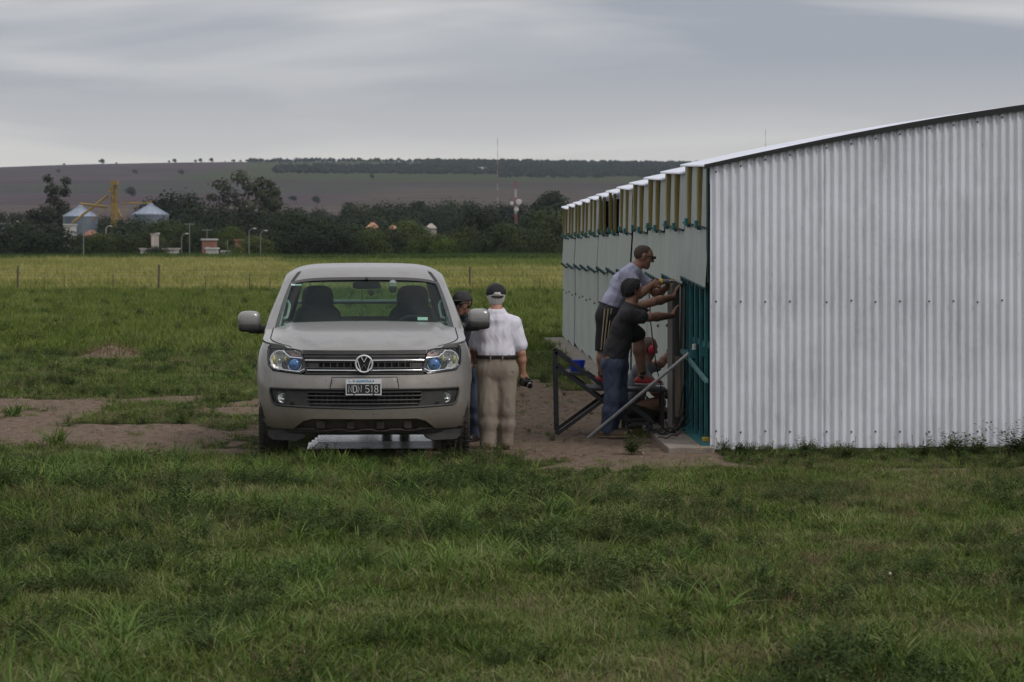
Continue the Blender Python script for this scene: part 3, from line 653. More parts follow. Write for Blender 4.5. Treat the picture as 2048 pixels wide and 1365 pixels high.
for i in range(9):
    evp('tower_brace', lambda m: m.beam(q(223, 500 - i * 14, -1), q(235, 486 - i * 14, -1), .18, .18)); evp('tower_brace', lambda m: m.beam(q(223, 486 - i * 14, 1), q(235, 486 - i * 14, 1), .18, .18))
evp('elevator_leg', lambda m: m.box(q(230, 435), (.42, .5, 11.6))); evp('elevator_leg', lambda m: m.box(q(224, 445, .5), (.36, .5, 9.5)))
evp('head_house', lambda m: (m.box(q(229, 366), (1.25, 1.3, .75)), m.box(q(229, 374), (1.6, 1.8, .12)))); evp('distributor', lambda m: m.add([q(216, 384, -.8), q(227, 384, -.8), q(227, 384, .8), q(216, 384, .8), q(221, 376, 0)], [(0, 1, 4), (1, 2, 4), (2, 3, 4), (3, 0, 4), (0, 1, 2, 3)]))
for a_, b_ in (((216, 391), (145, 446)), ((223, 394), (245, 440)), ((215, 414), (160, 408)), ((214, 415), (178, 445))): evp('spout', lambda m: m.tube([q(*a_), q(*b_)], .22 if a_[0] != 214 else .1, 8))
evp('catwalk', lambda m: (m.box(q(273, 406), (5.2, .5, .25)), m.beam(q(249, 406), q(249, 440), .18, .18), m.beam(q(271, 406), q(271, 415), .18, .18), m.beam(q(300, 405), q(303, 402), .3, .3)))
def house(label, x0, x1, ytop, ybot, Y, wall, roof, rooftype='flat', depth=6, wins=()):
    s = Y / F; cx_ = (x0 + x1) / 2; p = P(cx_, 0, Y); W = (x1 - x0) * s; zt = EYE + (HY - ytop) * s; o = thing('house', label, 'house', (p[0], Y, 0))
    W = W if rooftype == 'flat' else max(W, 2.5); h_wall = zt if rooftype == 'flat' else zt - 1.3
    MB().box((0, depth / 2, h_wall / 2), (W, depth, h_wall)).build('wall', wall, o)
    if rooftype == 'flat': MB().box((0, depth / 2, h_wall + .12), (W + .3, depth + .3, .24)).build('roof', roof, o)
    else:
        w = W / 2 + .3; V = [(-w, -.3, h_wall), (w, -.3, h_wall), (w, depth + .3, h_wall), (-w, depth + .3, h_wall), (-w * .2, depth / 2, zt), (w * .2, depth / 2, zt)]
        MB().add(V, [(0, 1, 5, 4), (2, 3, 4, 5), (0, 4, 3), (1, 2, 5), (0, 3, 2, 1)]).build('roof', roof, o)
    for wx, wz, ww, wh in wins:
        f = MB().box((wx * W, -.03, wz * h_wall), (ww, .08, wh)).build('window', white_far, o); MB().box((wx * W, -.075, wz * h_wall), (ww - .16, .03, wh - .16)).build('pane', glass_far, f)
    return o
house('long low white house with a stepped end behind the left of the yellow field', 281, 349, 500, 514, 350, white_far, concrete_far, depth=5, wins=((-.3, .5, .8, .6), (.25, .5, .9, .6)))
o = thing('wall_tower', 'square concrete block tower above the long low white house', 'tower', (P(310, 0, 356)[0], 356, 0)); MB().box((0, 0, 1.9), (.95, 1, 3.9)).build('shaft', concrete_far, o); MB().box((0, 0, 3.9), (1.2, 1.2, .15)).build('cap', concrete_far, o)
house('small house with white roof and dark red wall left of centre', 404, 428, 481, 510, 372, brick_far, white_far, depth=4, wins=((0, .6, .5, .5),))
house('low white shed left of the brick coloured wall', 412, 432, 499, 512, 350, white_far, white_far, depth=3, wins=((0, .5, .4, .4),))
house('narrow brick coloured house end beside a street pole', 470, 480, 482, 512, 362, brick_far, brick_far, depth=4)
house('very low flat white roof between the two street poles', 443, 472, 505, 514, 348, white_far, white_far, depth=4)
house('orange tiled roof among trees above the pickup cab', 736, 752, 445, 470, 560, orange_far, orange_far, 'hip')
house('second orange tiled roof, right and lower among trees', 778, 792, 450, 470, 600, orange_far, orange_far, 'hip')
house('small pinkish roof low among the trees left of the light green dome tree', 812, 830, 461, 480, 560, concrete_far, orange_far, 'hip')
house('tiny pale house in the trees left of the large dark round tree', 855, 868, 447, 456, 660, concrete_far, concrete_far, 'hip')
house('pale house glimpsed between the bin and the left bushes', 2, 20, 449, 470, 460, galv, white_far, depth=5, wins=((0, .7, .8, .6),))
house('low white canopy under the left grain bin', 128, 145, 451, 470, 440, white_far, white_far, depth=4)
house('dark red roofed shed right of the low canopy at the left bin', 168, 186, 460, 470, 445, concrete_far, brick_far, 'hip')
Yh = on_hill(963, 343); zb = hill_z(np.array([P(963, 0, Yh)[0]]), np.array([Yh]))[0]
o = thing('farm_shed', 'white farm shed alone in front of the wood on the hill', 'farm shed', (P(963, 0, Yh)[0], Yh, zb)); w = 25 * Yh / F; h = 8 * Yh / F
MB().box((0, 5, h * .35), (w, 10, h * .8)).build('wall', white_far, o); MB().add([(-w / 2 - .3, -1, h * .72), (w / 2 + .3, -1, h * .72), (w / 2 - 2, 5, h * 1.05), (-w / 2 + 2, 5, h * 1.05), (w / 2 + .3, 11, h * .72), (-w / 2 - .3, 11, h * .72)], [(0, 1, 2, 3), (3, 2, 4, 5), (0, 3, 5), (1, 4, 2)]).build('roof', white_far, o)
def pole(px, top, base, Y, label, lamp=0, arms=False, m=grey_far):
    s = Y / F; p = P(px, 0, Y); zt = EYE + (HY - top) * s; o = thing('street_pole' if not arms else 'power_pole', label, 'street lamp' if lamp else 'pole', (p[0], Y, 0))
    MB().tube([(0, 0, 0), (0, 0, zt)], [.08, .05], 6).build('pole', m, o)
    if lamp: MB().tube([(0, 0, zt), (lamp * .25, 0, zt + .35), (lamp * .6, 0, zt + .45)], .05, 5).build('arm', m, o); MB().superell((lamp * .75, 0, zt + .42), (.24, .14, .09), .8, 10, 6).build('lamp_head', white_far, o)
    if arms: MB().box((0, 0, zt - .2), (1.6, .1, .1)).build('crossarm', m, o)
pole(167, 443, 512, 345, 'thin grey pole in front of the left grain bin'); pole(212, 458, 470, 400, 'short white street lamp at the foot of the elevator', 1, m=white_far)
pole(306, 473, 480, 352, 'white street lamp rising over the block tower', 1, m=white_far); pole(363, 474, 500, 350, 'street lamp right of the long low white house', 1)
pole(379, 446, 500, 380, 'power pole with cross arm left of the red house', 0, True); pole(414, 458, 500, 390, 'power pole with cross arm above the small red house', 0, True)
pole(498, 464, 512, 340, 'tall street pole with white insulator, right of the brick wall', 1); pole(521, 468, 512, 342, 'street lamp nearest to the pickup roof, on the right', 1); pole(455, 480, 512, 345, 'short thin pole left of the brick coloured wall')
pole(25, 449, 480, 400, 'white topped pole at the far left among bushes', 1, m=white_far)
def mast(px, top, Y, base_z, label, w, bands, dishes=False):
    s = Y / F; p = P(px, 0, Y); zt = EYE + (HY - top) * s; o = thing('radio_mast', label, 'mast', (p[0], Y, base_z)); H = zt - base_z
    for i in range(bands):
        z0, z1 = H * i / bands, H * (i + 1) / bands; mb = MB(); m_ = red_far if (i % 2 == 0) == (bands % 2 == 1) else white_far; ww = w * (1 - .5 * i / bands)
        for a in range(3):
            ca, sa = ww * math.cos(a * 2.09), ww * math.sin(a * 2.09); mb.beam((ca, sa, z0), (ca, sa, z1), w * .28, w * .28)
            cb, sb = ww * math.cos((a + 1) * 2.09), ww * math.sin((a + 1) * 2.09)
            for j in range(3): mb.beam((ca, sa, z0 + (z1 - z0) * j / 3), (cb, sb, z0 + (z1 - z0) * (j + 1) / 3), w * .18, w * .18)
        mb.build('mast_section', m_, o)
    if dishes:
        for dx, dz, r_ in ((.8, .72, .75), (-.9, .70, .5), (.2, .62, .6)): MB().lathe([(0, -.1), (r_, 0), (r_, .4), (0, .4)], (dx, -.6, H * dz), 'y', 16).build('dish', white_far, o)
        MB().lathe([(w * 1.2, H * .66), (w * 2.2, H * .66), (w * 2.2, H * .67)], seg=12).build('mast_ring', grey_far, o)
mast(1031, 362, 620, 0, 'red and white telecom mast with dishes left of the shed', .42, 9, True)
mast(995, 276, 1300, 8, 'very tall thin guyed mast crossing the skyline left of the shed', .26, 15)
mast(1531, 258, 1500, 10, 'thin mast whose tip shows above the shed roof', .22, 15)
# wire fence along the field edge
Y = 108.0; fo = thing('wire_fence', 'low wire fence with wooden posts at the edge of the yellow field', 'fence', (P(317, 0, Y)[0], Y, 0)); fx0 = fo.location.x
fpost = mat('weathered_post', (.085, .07, .055), .95, var=.3, scale=6); fwire = mat('rusty_wire', (.16, .13, .11), .7, .5)
for px_, h_, r_ in [(-120, .7, .04), (35, .72, .045), (131, .45, .018), (179, .3, .012), (226, .5, .025), (271, .3, .012), (317, .75, .05), (365, .35, .015), (411, .45, .018), (457, .35, .012), (499, .5, .025), (541, .4, .02), (-40, .4, .02), (620, .7, .045), (780, .4, .02), (940, .7, .045), (1080, .4, .02)]:
    x = (px_ - CX) * Y / F - fx0; ln = rng.normal(0, .02); MB().tube([(x, 0, -.2), (x + ln * .5, 0, h_ * .8), (x + ln, 0, h_ * 1.6 + .02)], [r_, r_ * .95, r_ * .85], 7).build('post', fpost, fo)
for z_ in (.45, .75, 1.0): MB().tube([(x, 0, z_ + .02 * math.sin(x * 2)) for x in np.arange(-30, 22, 2.0)], .007, 4).build('wire', fwire, fo)
# heap of dry grass and soil in the meadow
gh = thing('soil_heap', 'small heap of brown soil and dry grass in the meadow left of the pickup', 'soil heap', (P(222, 0, 44)[0], 44.0, 0))
hx, hy = np.meshgrid(np.linspace(-.75, .75, 40), np.linspace(-.9, .9, 40)); rr_ = np.hypot(hx / .7, hy / .85); hz = np.maximum(0, 1 - rr_) ** 1.2 * (.22 + .14 * fbm(hx * 3, hy * 3, 3)) - .01
ii = np.arange(1600).reshape(40, 40); Qh = np.stack([ii[:-1, :-1].ravel(), ii[:-1, 1:].ravel(), ii[1:, 1:].ravel(), ii[1:, :-1].ravel()], 1)
link('soil', np_mesh('soil', np.stack([hx.ravel(), hy.ravel(), hz.ravel()], 1), Qh, mat('dry_soil', (.085, .055, .035), .95, col2=(.20, .145, .10), scale=14, bump=.6, bscale=40), True), gh)
V, Fc = blades(420, .17, .008, .55, .9, 203, 3, .6); V = np.array(V); V[:, 2] += np.maximum(0, 1 - np.hypot(V[:, 0] / .7, V[:, 1] / .85)) * .2; link('dry_grass', np_mesh('dry_grass', V, Fc, g_dry), gh)['kind'] = 'stuff'
# ------------------------------------------------------------------ corrugated shed
Yc = 24.0; xc = P(1420, 0, Yc)[0]
shed = thing('metal_shed', 'long corrugated sheet metal shed with white end wall, side of staggered panels under construction', 'shed', (xc, Yc, 0), math.radians(1.557))
def sheet_mat(name, base, dark, metal, rough, streak=.5):
    m, N, L, b = new_mat(name); tcn = N.new('ShaderNodeTexCoord'); mp = N.new('ShaderNodeMapping'); mp.inputs['Scale'].default_value = (6, 6, .9); L.new(tcn.outputs['Object'], mp.inputs['Vector'])
    n = N.new('ShaderNodeTexNoise'); n.inputs['Scale'].default_value = 1.6; n.inputs['Detail'].default_value = 8; n.inputs['Roughness'].default_value = .72; n.inputs['Distortion'].default_value = .4; L.new(mp.outputs[0], n.inputs['Vector'])
    r = N.new('ShaderNodeValToRGB'); e = r.color_ramp.elements; e[0].position = .34; e[0].color = (*dark, 1); e[1].position = .50; e[1].color = (*base, 1); L.new(n.outputs['Fac'], r.inputs['Fac'])
    n2 = N.new('ShaderNodeTexNoise'); n2.inputs['Scale'].default_value = 1.1; n2.inputs['Detail'].default_value = 5; L.new(tcn.outputs['Object'], n2.inputs['Vector'])
    mr_ = N.new('ShaderNodeMapRange'); mr_.inputs['From Min'].default_value = .35; mr_.inputs['From Max'].default_value = .7; mr_.inputs['To Min'].default_value = .90; mr_.inputs['To Max'].default_value = 1.06; L.new(n2.outputs['Fac'], mr_.inputs['Value'])
    # sharp dark scuffs
    mp3 = N.new('ShaderNodeMapping'); mp3.inputs['Scale'].default_value = (34, 34, 5.0); L.new(tcn.outputs['Object'], mp3.inputs['Vector'])
    n3 = N.new('ShaderNodeTexNoise'); n3.inputs['Scale'].default_value = 1; n3.inputs['Detail'].default_value = 6; n3.inputs['Roughness'].default_value = .7; L.new(mp3.outputs[0], n3.inputs['Vector'])
    m3 = N.new('ShaderNodeMapRange'); m3.inputs['From Min'].default_value = .66; m3.inputs['From Max'].default_value = .70; m3.inputs['To Min'].default_value = 1; m3.inputs['To Max'].default_value = 1 - streak; L.new(n3.outputs['Fac'], m3.inputs['Value'])
    mu = N.new('ShaderNodeVectorMath'); mu.operation = 'SCALE'; L.new(r.outputs[0], mu.inputs[0]); L.new(mr_.outputs[0], mu.inputs['Scale'])
    mu2 = N.new('ShaderNodeVectorMath'); mu2.operation = 'SCALE'; L.new(mu.outputs[0], mu2.inputs[0]); L.new(m3.outputs[0], mu2.inputs['Scale'])
    L.new(mu2.outputs[0], b.inputs['Base Color']); b.inputs['Metallic'].default_value = metal; b.inputs['Roughness'].default_value = rough
    n4 = N.new('ShaderNodeTexNoise'); n4.inputs['Scale'].default_value = 9; n4.inputs['Detail'].default_value = 4; L.new(tcn.outputs['Object'], n4.inputs['Vector']); bp = N.new('ShaderNodeBump'); bp.inputs['Strength'].default_value = .25; bp.inputs['Distance'].default_value = .01; L.new(n4.outputs['Fac'], bp.inputs['Height']); L.new(bp.outputs[0], b.inputs['Normal'])
    return m
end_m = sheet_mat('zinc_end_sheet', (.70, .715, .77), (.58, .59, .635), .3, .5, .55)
side_m = sheet_mat('zinc_shaded_side_sheet', (.36, .40, .375), (.29, .325, .30), .25, .55, .25)  # shade of the side wall is put into a darker zinc colour
roof_m = sheet_mat('zinc_roof_sheet', (.72, .75, .84), (.6, .63, .72), .1, .45, .15)
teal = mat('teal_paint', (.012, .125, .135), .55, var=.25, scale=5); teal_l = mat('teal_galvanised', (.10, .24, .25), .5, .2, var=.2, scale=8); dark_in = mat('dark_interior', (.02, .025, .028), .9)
wood = mat('ochre_wood', (.185, .145, .045), .8, var=.22, scale=6, stretch=(3, 3, .5)); screw_m = mat('screw_head', (.10, .10, .105), .5, .5); flash_m = mat('dark_flashing', (.022, .022, .024), .9)
conc = mat('slab_concrete', (.20, .170, .14), .9, var=.18, scale=5, bump=.3)
PITCH = .0771
def roof_z(x): # height of the curved roof over local x
    return 2.700 + .222 * x - .0135 * x * x
L_ = .1013 * Yc; WID = 8.2
def corr(width, zb, ztf, amp, axis='x', per=8, shape=1.0, nz_=1, dz=None, off=0.0, thick=True):
    """corrugated sheet standing in the x-z plane (or y-z)"""
    n = int(round(width / PITCH * per)) + 1; u = np.linspace(0, width, n); ph = 2 * math.pi * (u / PITCH) + off; w = np.sin(ph); w = np.sign(w) * np.abs(w) ** shape * amp
    V = []; 
    for j in range(nz_ + 1):
        for i in range(n):
            zt = ztf(u[i]); zz = zb(u[i]) if callable(zb) else zb; z = zz + (zt - zz) * j / nz_
            V.append((u[i], w[i], z) if axis == 'x' else (w[i], u[i], z))
    Fc = [(j * n + i, j * n + i + 1, (j + 1) * n + i + 1, (j + 1) * n + i) for j in range(nz_) for i in range(n - 1)]
    return np.array(V), Fc
# end wall: sheets side by side
seams = [0.0, 1.045, 2.02, 3.0, 3.97, 4.94, 5.91, 6.88, WID]
for i in range(8):
    x0, x1 = seams[i], seams[i + 1] + (.035 if i < 7 else 0); dz = [0, .0, -.012, .006, 0, .01, -.005, 0][i]
    V, Fc = corr(x1 - x0, .018 + .012 * i % .03, lambda u: roof_z(x0 + u) - .015, .0135, 'x', 12, .65, 6)
    V[:, 1] += .0035 * np.sin(V[:, 2] * 2.3 + i * 2 + V[:, 0]) * 1.0
    V[:, 0] += x0; V[:, 1] -= .012 + .004 * (i % 2)
    o = link('wall_sheet', np_mesh('wall_sheet', V, Fc, end_m, True), shed)
scr = MB().lathe([(0, -.014), (.006, -.013), (.006, -.006), (.0095, -.005), (.010, 0)], (0, 0, 0), 'y', 10); sm = np_mesh('screw', np.concatenate(scr.v), scr.f, screw_m, True)
k = 0
for i in range(6):
    x0, x1 = seams[i], seams[i + 1]
    for j in range(4):
        x = x0 + PITCH * (1.25 if i == 0 else .75) - .0 + j * 3 * PITCH + .003
        x = x0 + PITCH * .75 + j * 3 * PITCH + rng.normal(0, .002)
        for z in (.185, 1.42, roof_z(x) - .06): link('screw', sm, shed, (x, -.0295 - .004 * (i % 2), z + rng.normal(0, .006)))
_xs = np.linspace(-.06, WID, 30); _V = []
for x in _xs:
    h_ = .024 + .016 * float(sstep(.2, 2.4, x)); zr = roof_z(x)
    _V += [(x, -.060, zr - .016), (x, -.060, zr + h_), (x, -.045, zr + h_), (x, -.045, zr - .016)]
MB().add(_V, [(4 * i + k, 4 * i + (k + 1) % 4, 4 * i + 4 + (k + 1) % 4, 4 * i + 4 + k) for i in range(29) for k in range(4)]).build('roof_edge', flash_m, shed)
MB().box((-.020, .055, 2.14), (.012, .10, 1.09)).build('corner_trim', mat('corner_dark', (.008, .030, .036), .7), shed)
MB().box((WID / 2 + .02, .06, .008), (WID, .10, .10)).build('footing', conc, shed)
# roof: one sheet over every bay, its near end sagging below the next
DROP = .08
def bay_mesh_roof():
    n = int(L_ / PITCH * 6); v = np.linspace(-.03, L_ + .05, n + 1); xs = np.concatenate([[-.05], np.linspace(0, WID, 16)]); V = []
    for j, y in enumerate(v):
        for x in xs: V.append((x, y, roof_z(x) + .012 + .012 * math.sin(2 * math.pi * y / PITCH) + DROP * (y / L_)))
    m = len(xs); Fc = [(j * m + i, j * m + i + 1, (j + 1) * m + i + 1, (j + 1) * m + i) for j in range(n) for i in range(m - 1)]
    return np_mesh('roof_sheet', np.array(V), Fc, roof_m, True)
rm = bay_mesh_roof()
def sheared(V, k=1.0): V = np.array(V, float); V[:, 2] += DROP * k * V[:, 1] / L_; return V
def side_panel(z0, z1, out, length=L_, x=0, amp=.0032, tilt=0):
    V, Fc = corr(length, z0, lambda u: z1, amp, 'y', 5, .9, 2); V = sheared(V); t = (V[:, 2] - z0) / (z1 - z0); V[:, 0] += x - out * (1 - t) ; return np_mesh('side_panel', V, Fc, side_m, True)
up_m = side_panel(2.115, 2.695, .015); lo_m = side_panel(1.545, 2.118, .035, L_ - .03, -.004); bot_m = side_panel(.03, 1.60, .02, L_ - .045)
strip = MB().add(sheared(np.array([[x, y, z] for x in (-.045, -.008) for y in (-.07, .07) for z in (2.115, 2.69)])), [(0, 1, 3, 2), (4, 6, 7, 5), (0, 4, 5, 1), (2, 3, 7, 6), (0, 2, 6, 4), (1, 5, 7, 3)])
strip_m = np_mesh('wood_strip', np.concatenate(strip.v), strip.f, wood)
br = MB().bbox((-.05, 0, 2.13), (.05, .12, .075), .006).box((-.035, 0, 2.09), (.03, .07, .03)); br_m = np_mesh('bracket', np.concatenate(br.v), br.f, teal)
rail = MB().beam((-.015, 0, 2.108), (-.015, L_ - .02, 2.108 + DROP), .03, .02); rail_m = np_mesh('hinge_rail', np.concatenate(rail.v), rail.f, dark_in)
rail2 = MB().beam((-.045, 0, 1.545), (-.045, L_ - .03, 1.545 + DROP), .022, .014)
for j in range(6): rail2.box((-.06, .2 + j * .38, 1.535 + DROP * j / 6), (.03, .05, .035))
rail2_m = np_mesh('bottom_rail', np.concatenate(rail2.v), rail2.f, mat('dark_teal_rail', (.006, .045, .05), .6))
bs = np_mesh('bolt', np.concatenate(MB().lathe([(0, -.02), (.014, -.018), (.02, 0)], (0, 0, 0), 'x', 8).v), MB().lathe([(0, -.02), (.014, -.018), (.02, 0)], (0, 0, 0), 'x', 8).f, flash_m)
for k in range(12):
    y0 = k * L_; jit = rng.normal(0, .006)
    link('roof_sheet', rm, shed, (0, y0, 0))
    o = None
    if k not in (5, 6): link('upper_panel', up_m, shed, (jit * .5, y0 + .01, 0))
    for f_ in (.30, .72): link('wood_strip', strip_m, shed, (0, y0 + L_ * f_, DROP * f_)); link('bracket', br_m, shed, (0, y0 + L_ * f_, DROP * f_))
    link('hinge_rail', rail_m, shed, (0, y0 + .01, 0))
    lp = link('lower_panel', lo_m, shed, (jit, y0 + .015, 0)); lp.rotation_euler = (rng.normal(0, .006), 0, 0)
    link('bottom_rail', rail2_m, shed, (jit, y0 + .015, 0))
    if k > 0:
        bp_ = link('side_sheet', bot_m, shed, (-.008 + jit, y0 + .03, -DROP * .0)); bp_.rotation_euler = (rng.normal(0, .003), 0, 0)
        for f_ in (.25, .75): link('bolt', bs, shed, (-.03 + jit, y0 + L_ * f_, 1.0 + DROP * f_))
# frame: posts, rails, the open bay
for k in range(13):
    y = k * L_ - (.02 if k else 0); MB().box((.03, y + .03, 1.35), (.05, .05, 2.68)).build('corner_post', teal, shed)
for j in range(5):
    y = .12 + j * .50; mb = MB(); mb.box((.02, y, .78), (.012, .11, 1.54)).box((.030, y - .055, .78), (.022, .006, 1.54)).box((.030, y + .055, .78), (.022, .006, 1.54)); mb.build('stud', teal, shed)
MB().box((.06, L_ / 2, .98), (.05, L_ - .1, .045)).build('cross_rail', teal, shed)
MB().box((.0, L_ / 2, .035), (.16, L_, .05)).build('base_channel', teal, shed)
MB().beam((-.03, 0.02, .66), (-.05, 1.05 * L_ * .9, .86), .035, .03).build('diagonal_brace', teal_l, shed)
MB().beam((-.02, L_ * .9, .86), (.0, L_ * .72, .74), .035, .03).build('diagonal_brace', teal_l, shed)
for j in (1, 3): MB().box((-.01, .12 + j * .5, .95 - .03 * j), (.05, .10, .10)).build('cleat', teal, shed)
MB().tube([(.0, L_ * .62, .9), (.0, L_ * .62, .96)], .022, 8).build('insulator', mat('white_ceramic', (.6, .6, .56), .3), shed)
# far end, back wall and floor of the shed
V, Fc = corr(WID, .02, lambda u: roof_z(u) + DROP - .01, .009, 'x', 4); V[:, 1] += 12 * L_; link('wall_sheet', np_mesh('wall_sheet', V, Fc, end_m, True), shed)
V, Fc = corr(12 * L_, .02, lambda u: roof_z(WID) - .02, .009, 'y', 3); V[:, 0] += WID; link('wall_sheet', np_mesh('wall_sheet', V, Fc, end_m, True), shed)
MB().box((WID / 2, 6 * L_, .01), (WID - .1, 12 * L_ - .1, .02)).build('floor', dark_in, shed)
MB().box((1.6, 6 * L_, 1.3), (.05, 12 * L_ - .3, 2.5)).build('inner_shade_sheet', dark_in, shed)  # near-black sheet: shade of the closed interior put into its colour
props(link('concrete_slab', None) if False else MB().bbox((-.19, 6 * L_ - .02, .015), (.44, 12 * L_ + .25, .07), .01).build('pavement', conc, None, (xc, Yc, 0)), kind='structure').rotation_euler = (0, 0, math.radians(1.557))
# sheet being fitted, held away from the wall by its near edge
hs = thing('loose_sheet', 'pale corrugated sheet the workers hold upright against the open bay', 'metal sheet', P(1345, 0, 26.6) * np.array([1, 1, 0]) + np.array([0, 0, .06]))
V, Fc = corr(.36, 0, lambda u: 1.50, .0055, 'x', 8, .9, 2); V[:, 0] -= .02; link('sheet', np_mesh('sheet', V, Fc, sheet_mat('held_sheet', (.42, .41, .40), (.33, .32, .31), .1, .6), True), hs).rotation_euler = (0, 0, math.radians(74))
MB().box((-.03, -.03, .74), (.05, .02, 1.48)).build('edge_strip', mat('pale_edge', (.36, .33, .30), .7), hs)
pl = MB().bbox((0, 0, 0), (.055, .03, .62), .004).build('wood_plank', mat('plank_wood', (.20, .145, .10), .85, var=.2, scale=6, stretch=(4, 4, .6))); pl.location = tuple(P(1356, 774, 26.2)); props(pl, 'short brown plank upright beside the held sheet edge', 'plank')
# ------------------------------------------------------------------ pickup truck (x right, y back, z up; origin under the nose)
TY = 22.3; tp_ = P(729, 0, TY)
truck = thing('pickup_truck', 'dusty silver beige pickup truck parked facing the camera', 'pickup truck', (tp_[0], TY, 0.0), math.atan(-tp_[0] / TY))
def paint_mat():
    m, N, L, b = new_mat('dusty_paint'); g = N.new('ShaderNodeTexCoord')
    n = N.new('ShaderNodeTexNoise'); n.inputs['Scale'].default_value = 3.2; n.inputs['Detail'].default_value = 8; n.inputs['Roughness'].default_value = .65; L.new(g.outputs['Object'], n.inputs['Vector'])
    s = N.new('ShaderNodeSeparateXYZ'); L.new(g.outputs['Object'], s.inputs[0])
    mr_ = N.new('ShaderNodeMapRange'); mr_.inputs['From Min'].default_value = 1.15; mr_.inputs['From Max'].default_value = .3; mr_.inputs['To Min'].default_value = -.12; mr_.inputs['To Max'].default_value = .45; L.new(s.outputs['Z'], mr_.inputs['Value'])
    ad = N.new('ShaderNodeMath'); ad.operation = 'ADD'; L.new(n.outputs['Fac'], ad.inputs[0]); L.new(mr_.outputs[0], ad.inputs[1])
    st = N.new('ShaderNodeMapRange'); st.inputs['From Min'].default_value = .42; st.inputs['From Max'].default_value = .95; L.new(ad.outputs[0], st.inputs['Value'])
    mx = N.new('ShaderNodeMixRGB'); mx.inputs['Color1'].default_value = (.245, .240, .236, 1); mx.inputs['Color2'].default_value = (.20, .17, .14, 1); L.new(st.outputs[0], mx.inputs['Fac'])
    n2 = N.new('ShaderNodeTexNoise'); n2.inputs['Scale'].default_value = 55; n2.inputs['Detail'].default_value = 3; L.new(g.outputs['Object'], n2.inputs['Vector'])
    sp_ = N.new('ShaderNodeMapRange'); sp_.inputs['From Min'].default_value = .66; sp_.inputs['From Max'].default_value = .72; sp_.inputs['To Min'].default_value = 1; sp_.inputs['To Max'].default_value = .45; L.new(n2.outputs['Fac'], sp_.inputs['Value'])
    mu = N.new('ShaderNodeVectorMath'); mu.operation = 'SCALE'; L.new(mx.outputs[0], mu.inputs[0]); L.new(sp_.outputs[0], mu.inputs['Scale']); L.new(mu.outputs[0], b.inputs['Base Color'])
    b.inputs['Metallic'].default_value = .45
    rr = N.new('ShaderNodeMapRange'); rr.inputs['To Min'].default_value = .34; rr.inputs['To Max'].default_value = .75; L.new(st.outputs[0], rr.inputs['Value']); L.new(rr.outputs[0], b.inputs['Roughness'])
    b.inputs['Coat Weight'].default_value = .6; b.inputs['Coat Roughness'].default_value = .12
    return m
paint = paint_mat()
blackp = mat('black_plastic', (.022, .021, .021), .6, var=.35, scale=9, bump=.15, bscale=300); blackg = mat('gloss_black', (.012, .012, .013), .25); rubber = mat('dusty_rubber', (.035, .031, .028), .85, var=.4, scale=14)
brownp = mat('muddy_plastic', (.060, .047, .038), .85, var=.35, scale=10); chrome = mat('chrome', (.62, .63, .66), .18, 1.0); dark_v = mat('vent_dark', (.006, .006, .007), .8)
seat_m = mat('seat_cloth', (.022, .023, .026), .85, var=.2, scale=20); trim_l = mat('pale_trim', (.36, .38, .38), .7); dashm = mat('dashboard', (.018, .020, .022), .7); under = mat('underbody', (.018, .016, .015), .9, var=.4, scale=6)
def glass_mat(name, tint, rough=.02, refl=1.0):
    m, N, L, b = new_mat(name); N.remove(b); t = N.new('ShaderNodeBsdfTransparent'); t.inputs[0].default_value = (*tint, 1); gl = N.new('ShaderNodeBsdfGlossy'); gl.inputs['Roughness'].default_value = rough
    gl.inputs['Color'].default_value = (.9, .95, .95, 1); fr = N.new('ShaderNodeLayerWeight'); fr.inputs[0].default_value = .5; pw_ = N.new('ShaderNodeMath'); pw_.operation = 'POWER'; pw_.inputs[1].default_value = 5; L.new(fr.outputs['Facing'], pw_.inputs[0]); mu = N.new('ShaderNodeMath'); mu.operation = 'MULTIPLY_ADD'; mu.inputs[1].default_value = .92 * refl; mu.inputs[2].default_value = .04 * refl; L.new(pw_.outputs[0], mu.inputs[0])
    df = N.new('ShaderNodeBsdfDiffuse'); df.inputs[0].default_value = (.35, .42, .38, 1); m0 = N.new('ShaderNodeMixShader'); m0.inputs[0].default_value = .006; L.new(t.outputs[0], m0.inputs[1]); L.new(df.outputs[0], m0.inputs[2])
    mx = N.new('ShaderNodeMixShader'); L.new(mu.outputs[0], mx.inputs[0]); L.new(m0.outputs[0], mx.inputs[1]); L.new(gl.outputs[0], mx.inputs[2]); L.new(mx.outputs[0], N['Material Output'].inputs['Surface']); return m
glass = glass_mat('car_glass', (.62, .80, .72), refl=.45); lens = glass_mat('lamp_lens', (.93, .94, .95), .05, 1.0)
# plan curve table
_x0, _w = .50, .97
def _plan_table():
    X = [0]; Y = [0]
    for x in np.linspace(.02, _x0, 24): X.append(x); Y.append(.07 * (x / _x0) ** 2)
    for t in np.linspace(0, math.pi / 2, 40)[1:]: X.append(_x0 + (_w - _x0) * math.sin(t)); Y.append(.07 + .13 * math.sin(t) + .42 * (1 - math.cos(t)))
    X.append(_w); Y.append(5.05); X = np.array(X); Y = np.array(Y); U = np.concatenate([[0], np.cumsum(np.hypot(np.diff(X), np.diff(Y)))]); return U, X, Y
TU, TX, TYY = _plan_table(); USIDE = TU[-2]; YSIDE = TYY[-2]; UEND = TU[-1]
WZ = ([.22, .30, .40, .55, .75, .90, 1.0, 1.06, 1.12, 1.22], [.86, .905, .945, .966, .972, .966, .948, .925, .912, .905])
FZ = ([.22, .30, .34, .42, .52, .60, .72, .80, .90, 1.02, 1.2], [.13, .085, .05, .015, .0, .008, .02, .045, .07, .115, .2])
def wz(z): return np.interp(z, *WZ)
def fz(z): return np.interp(z, *FZ)
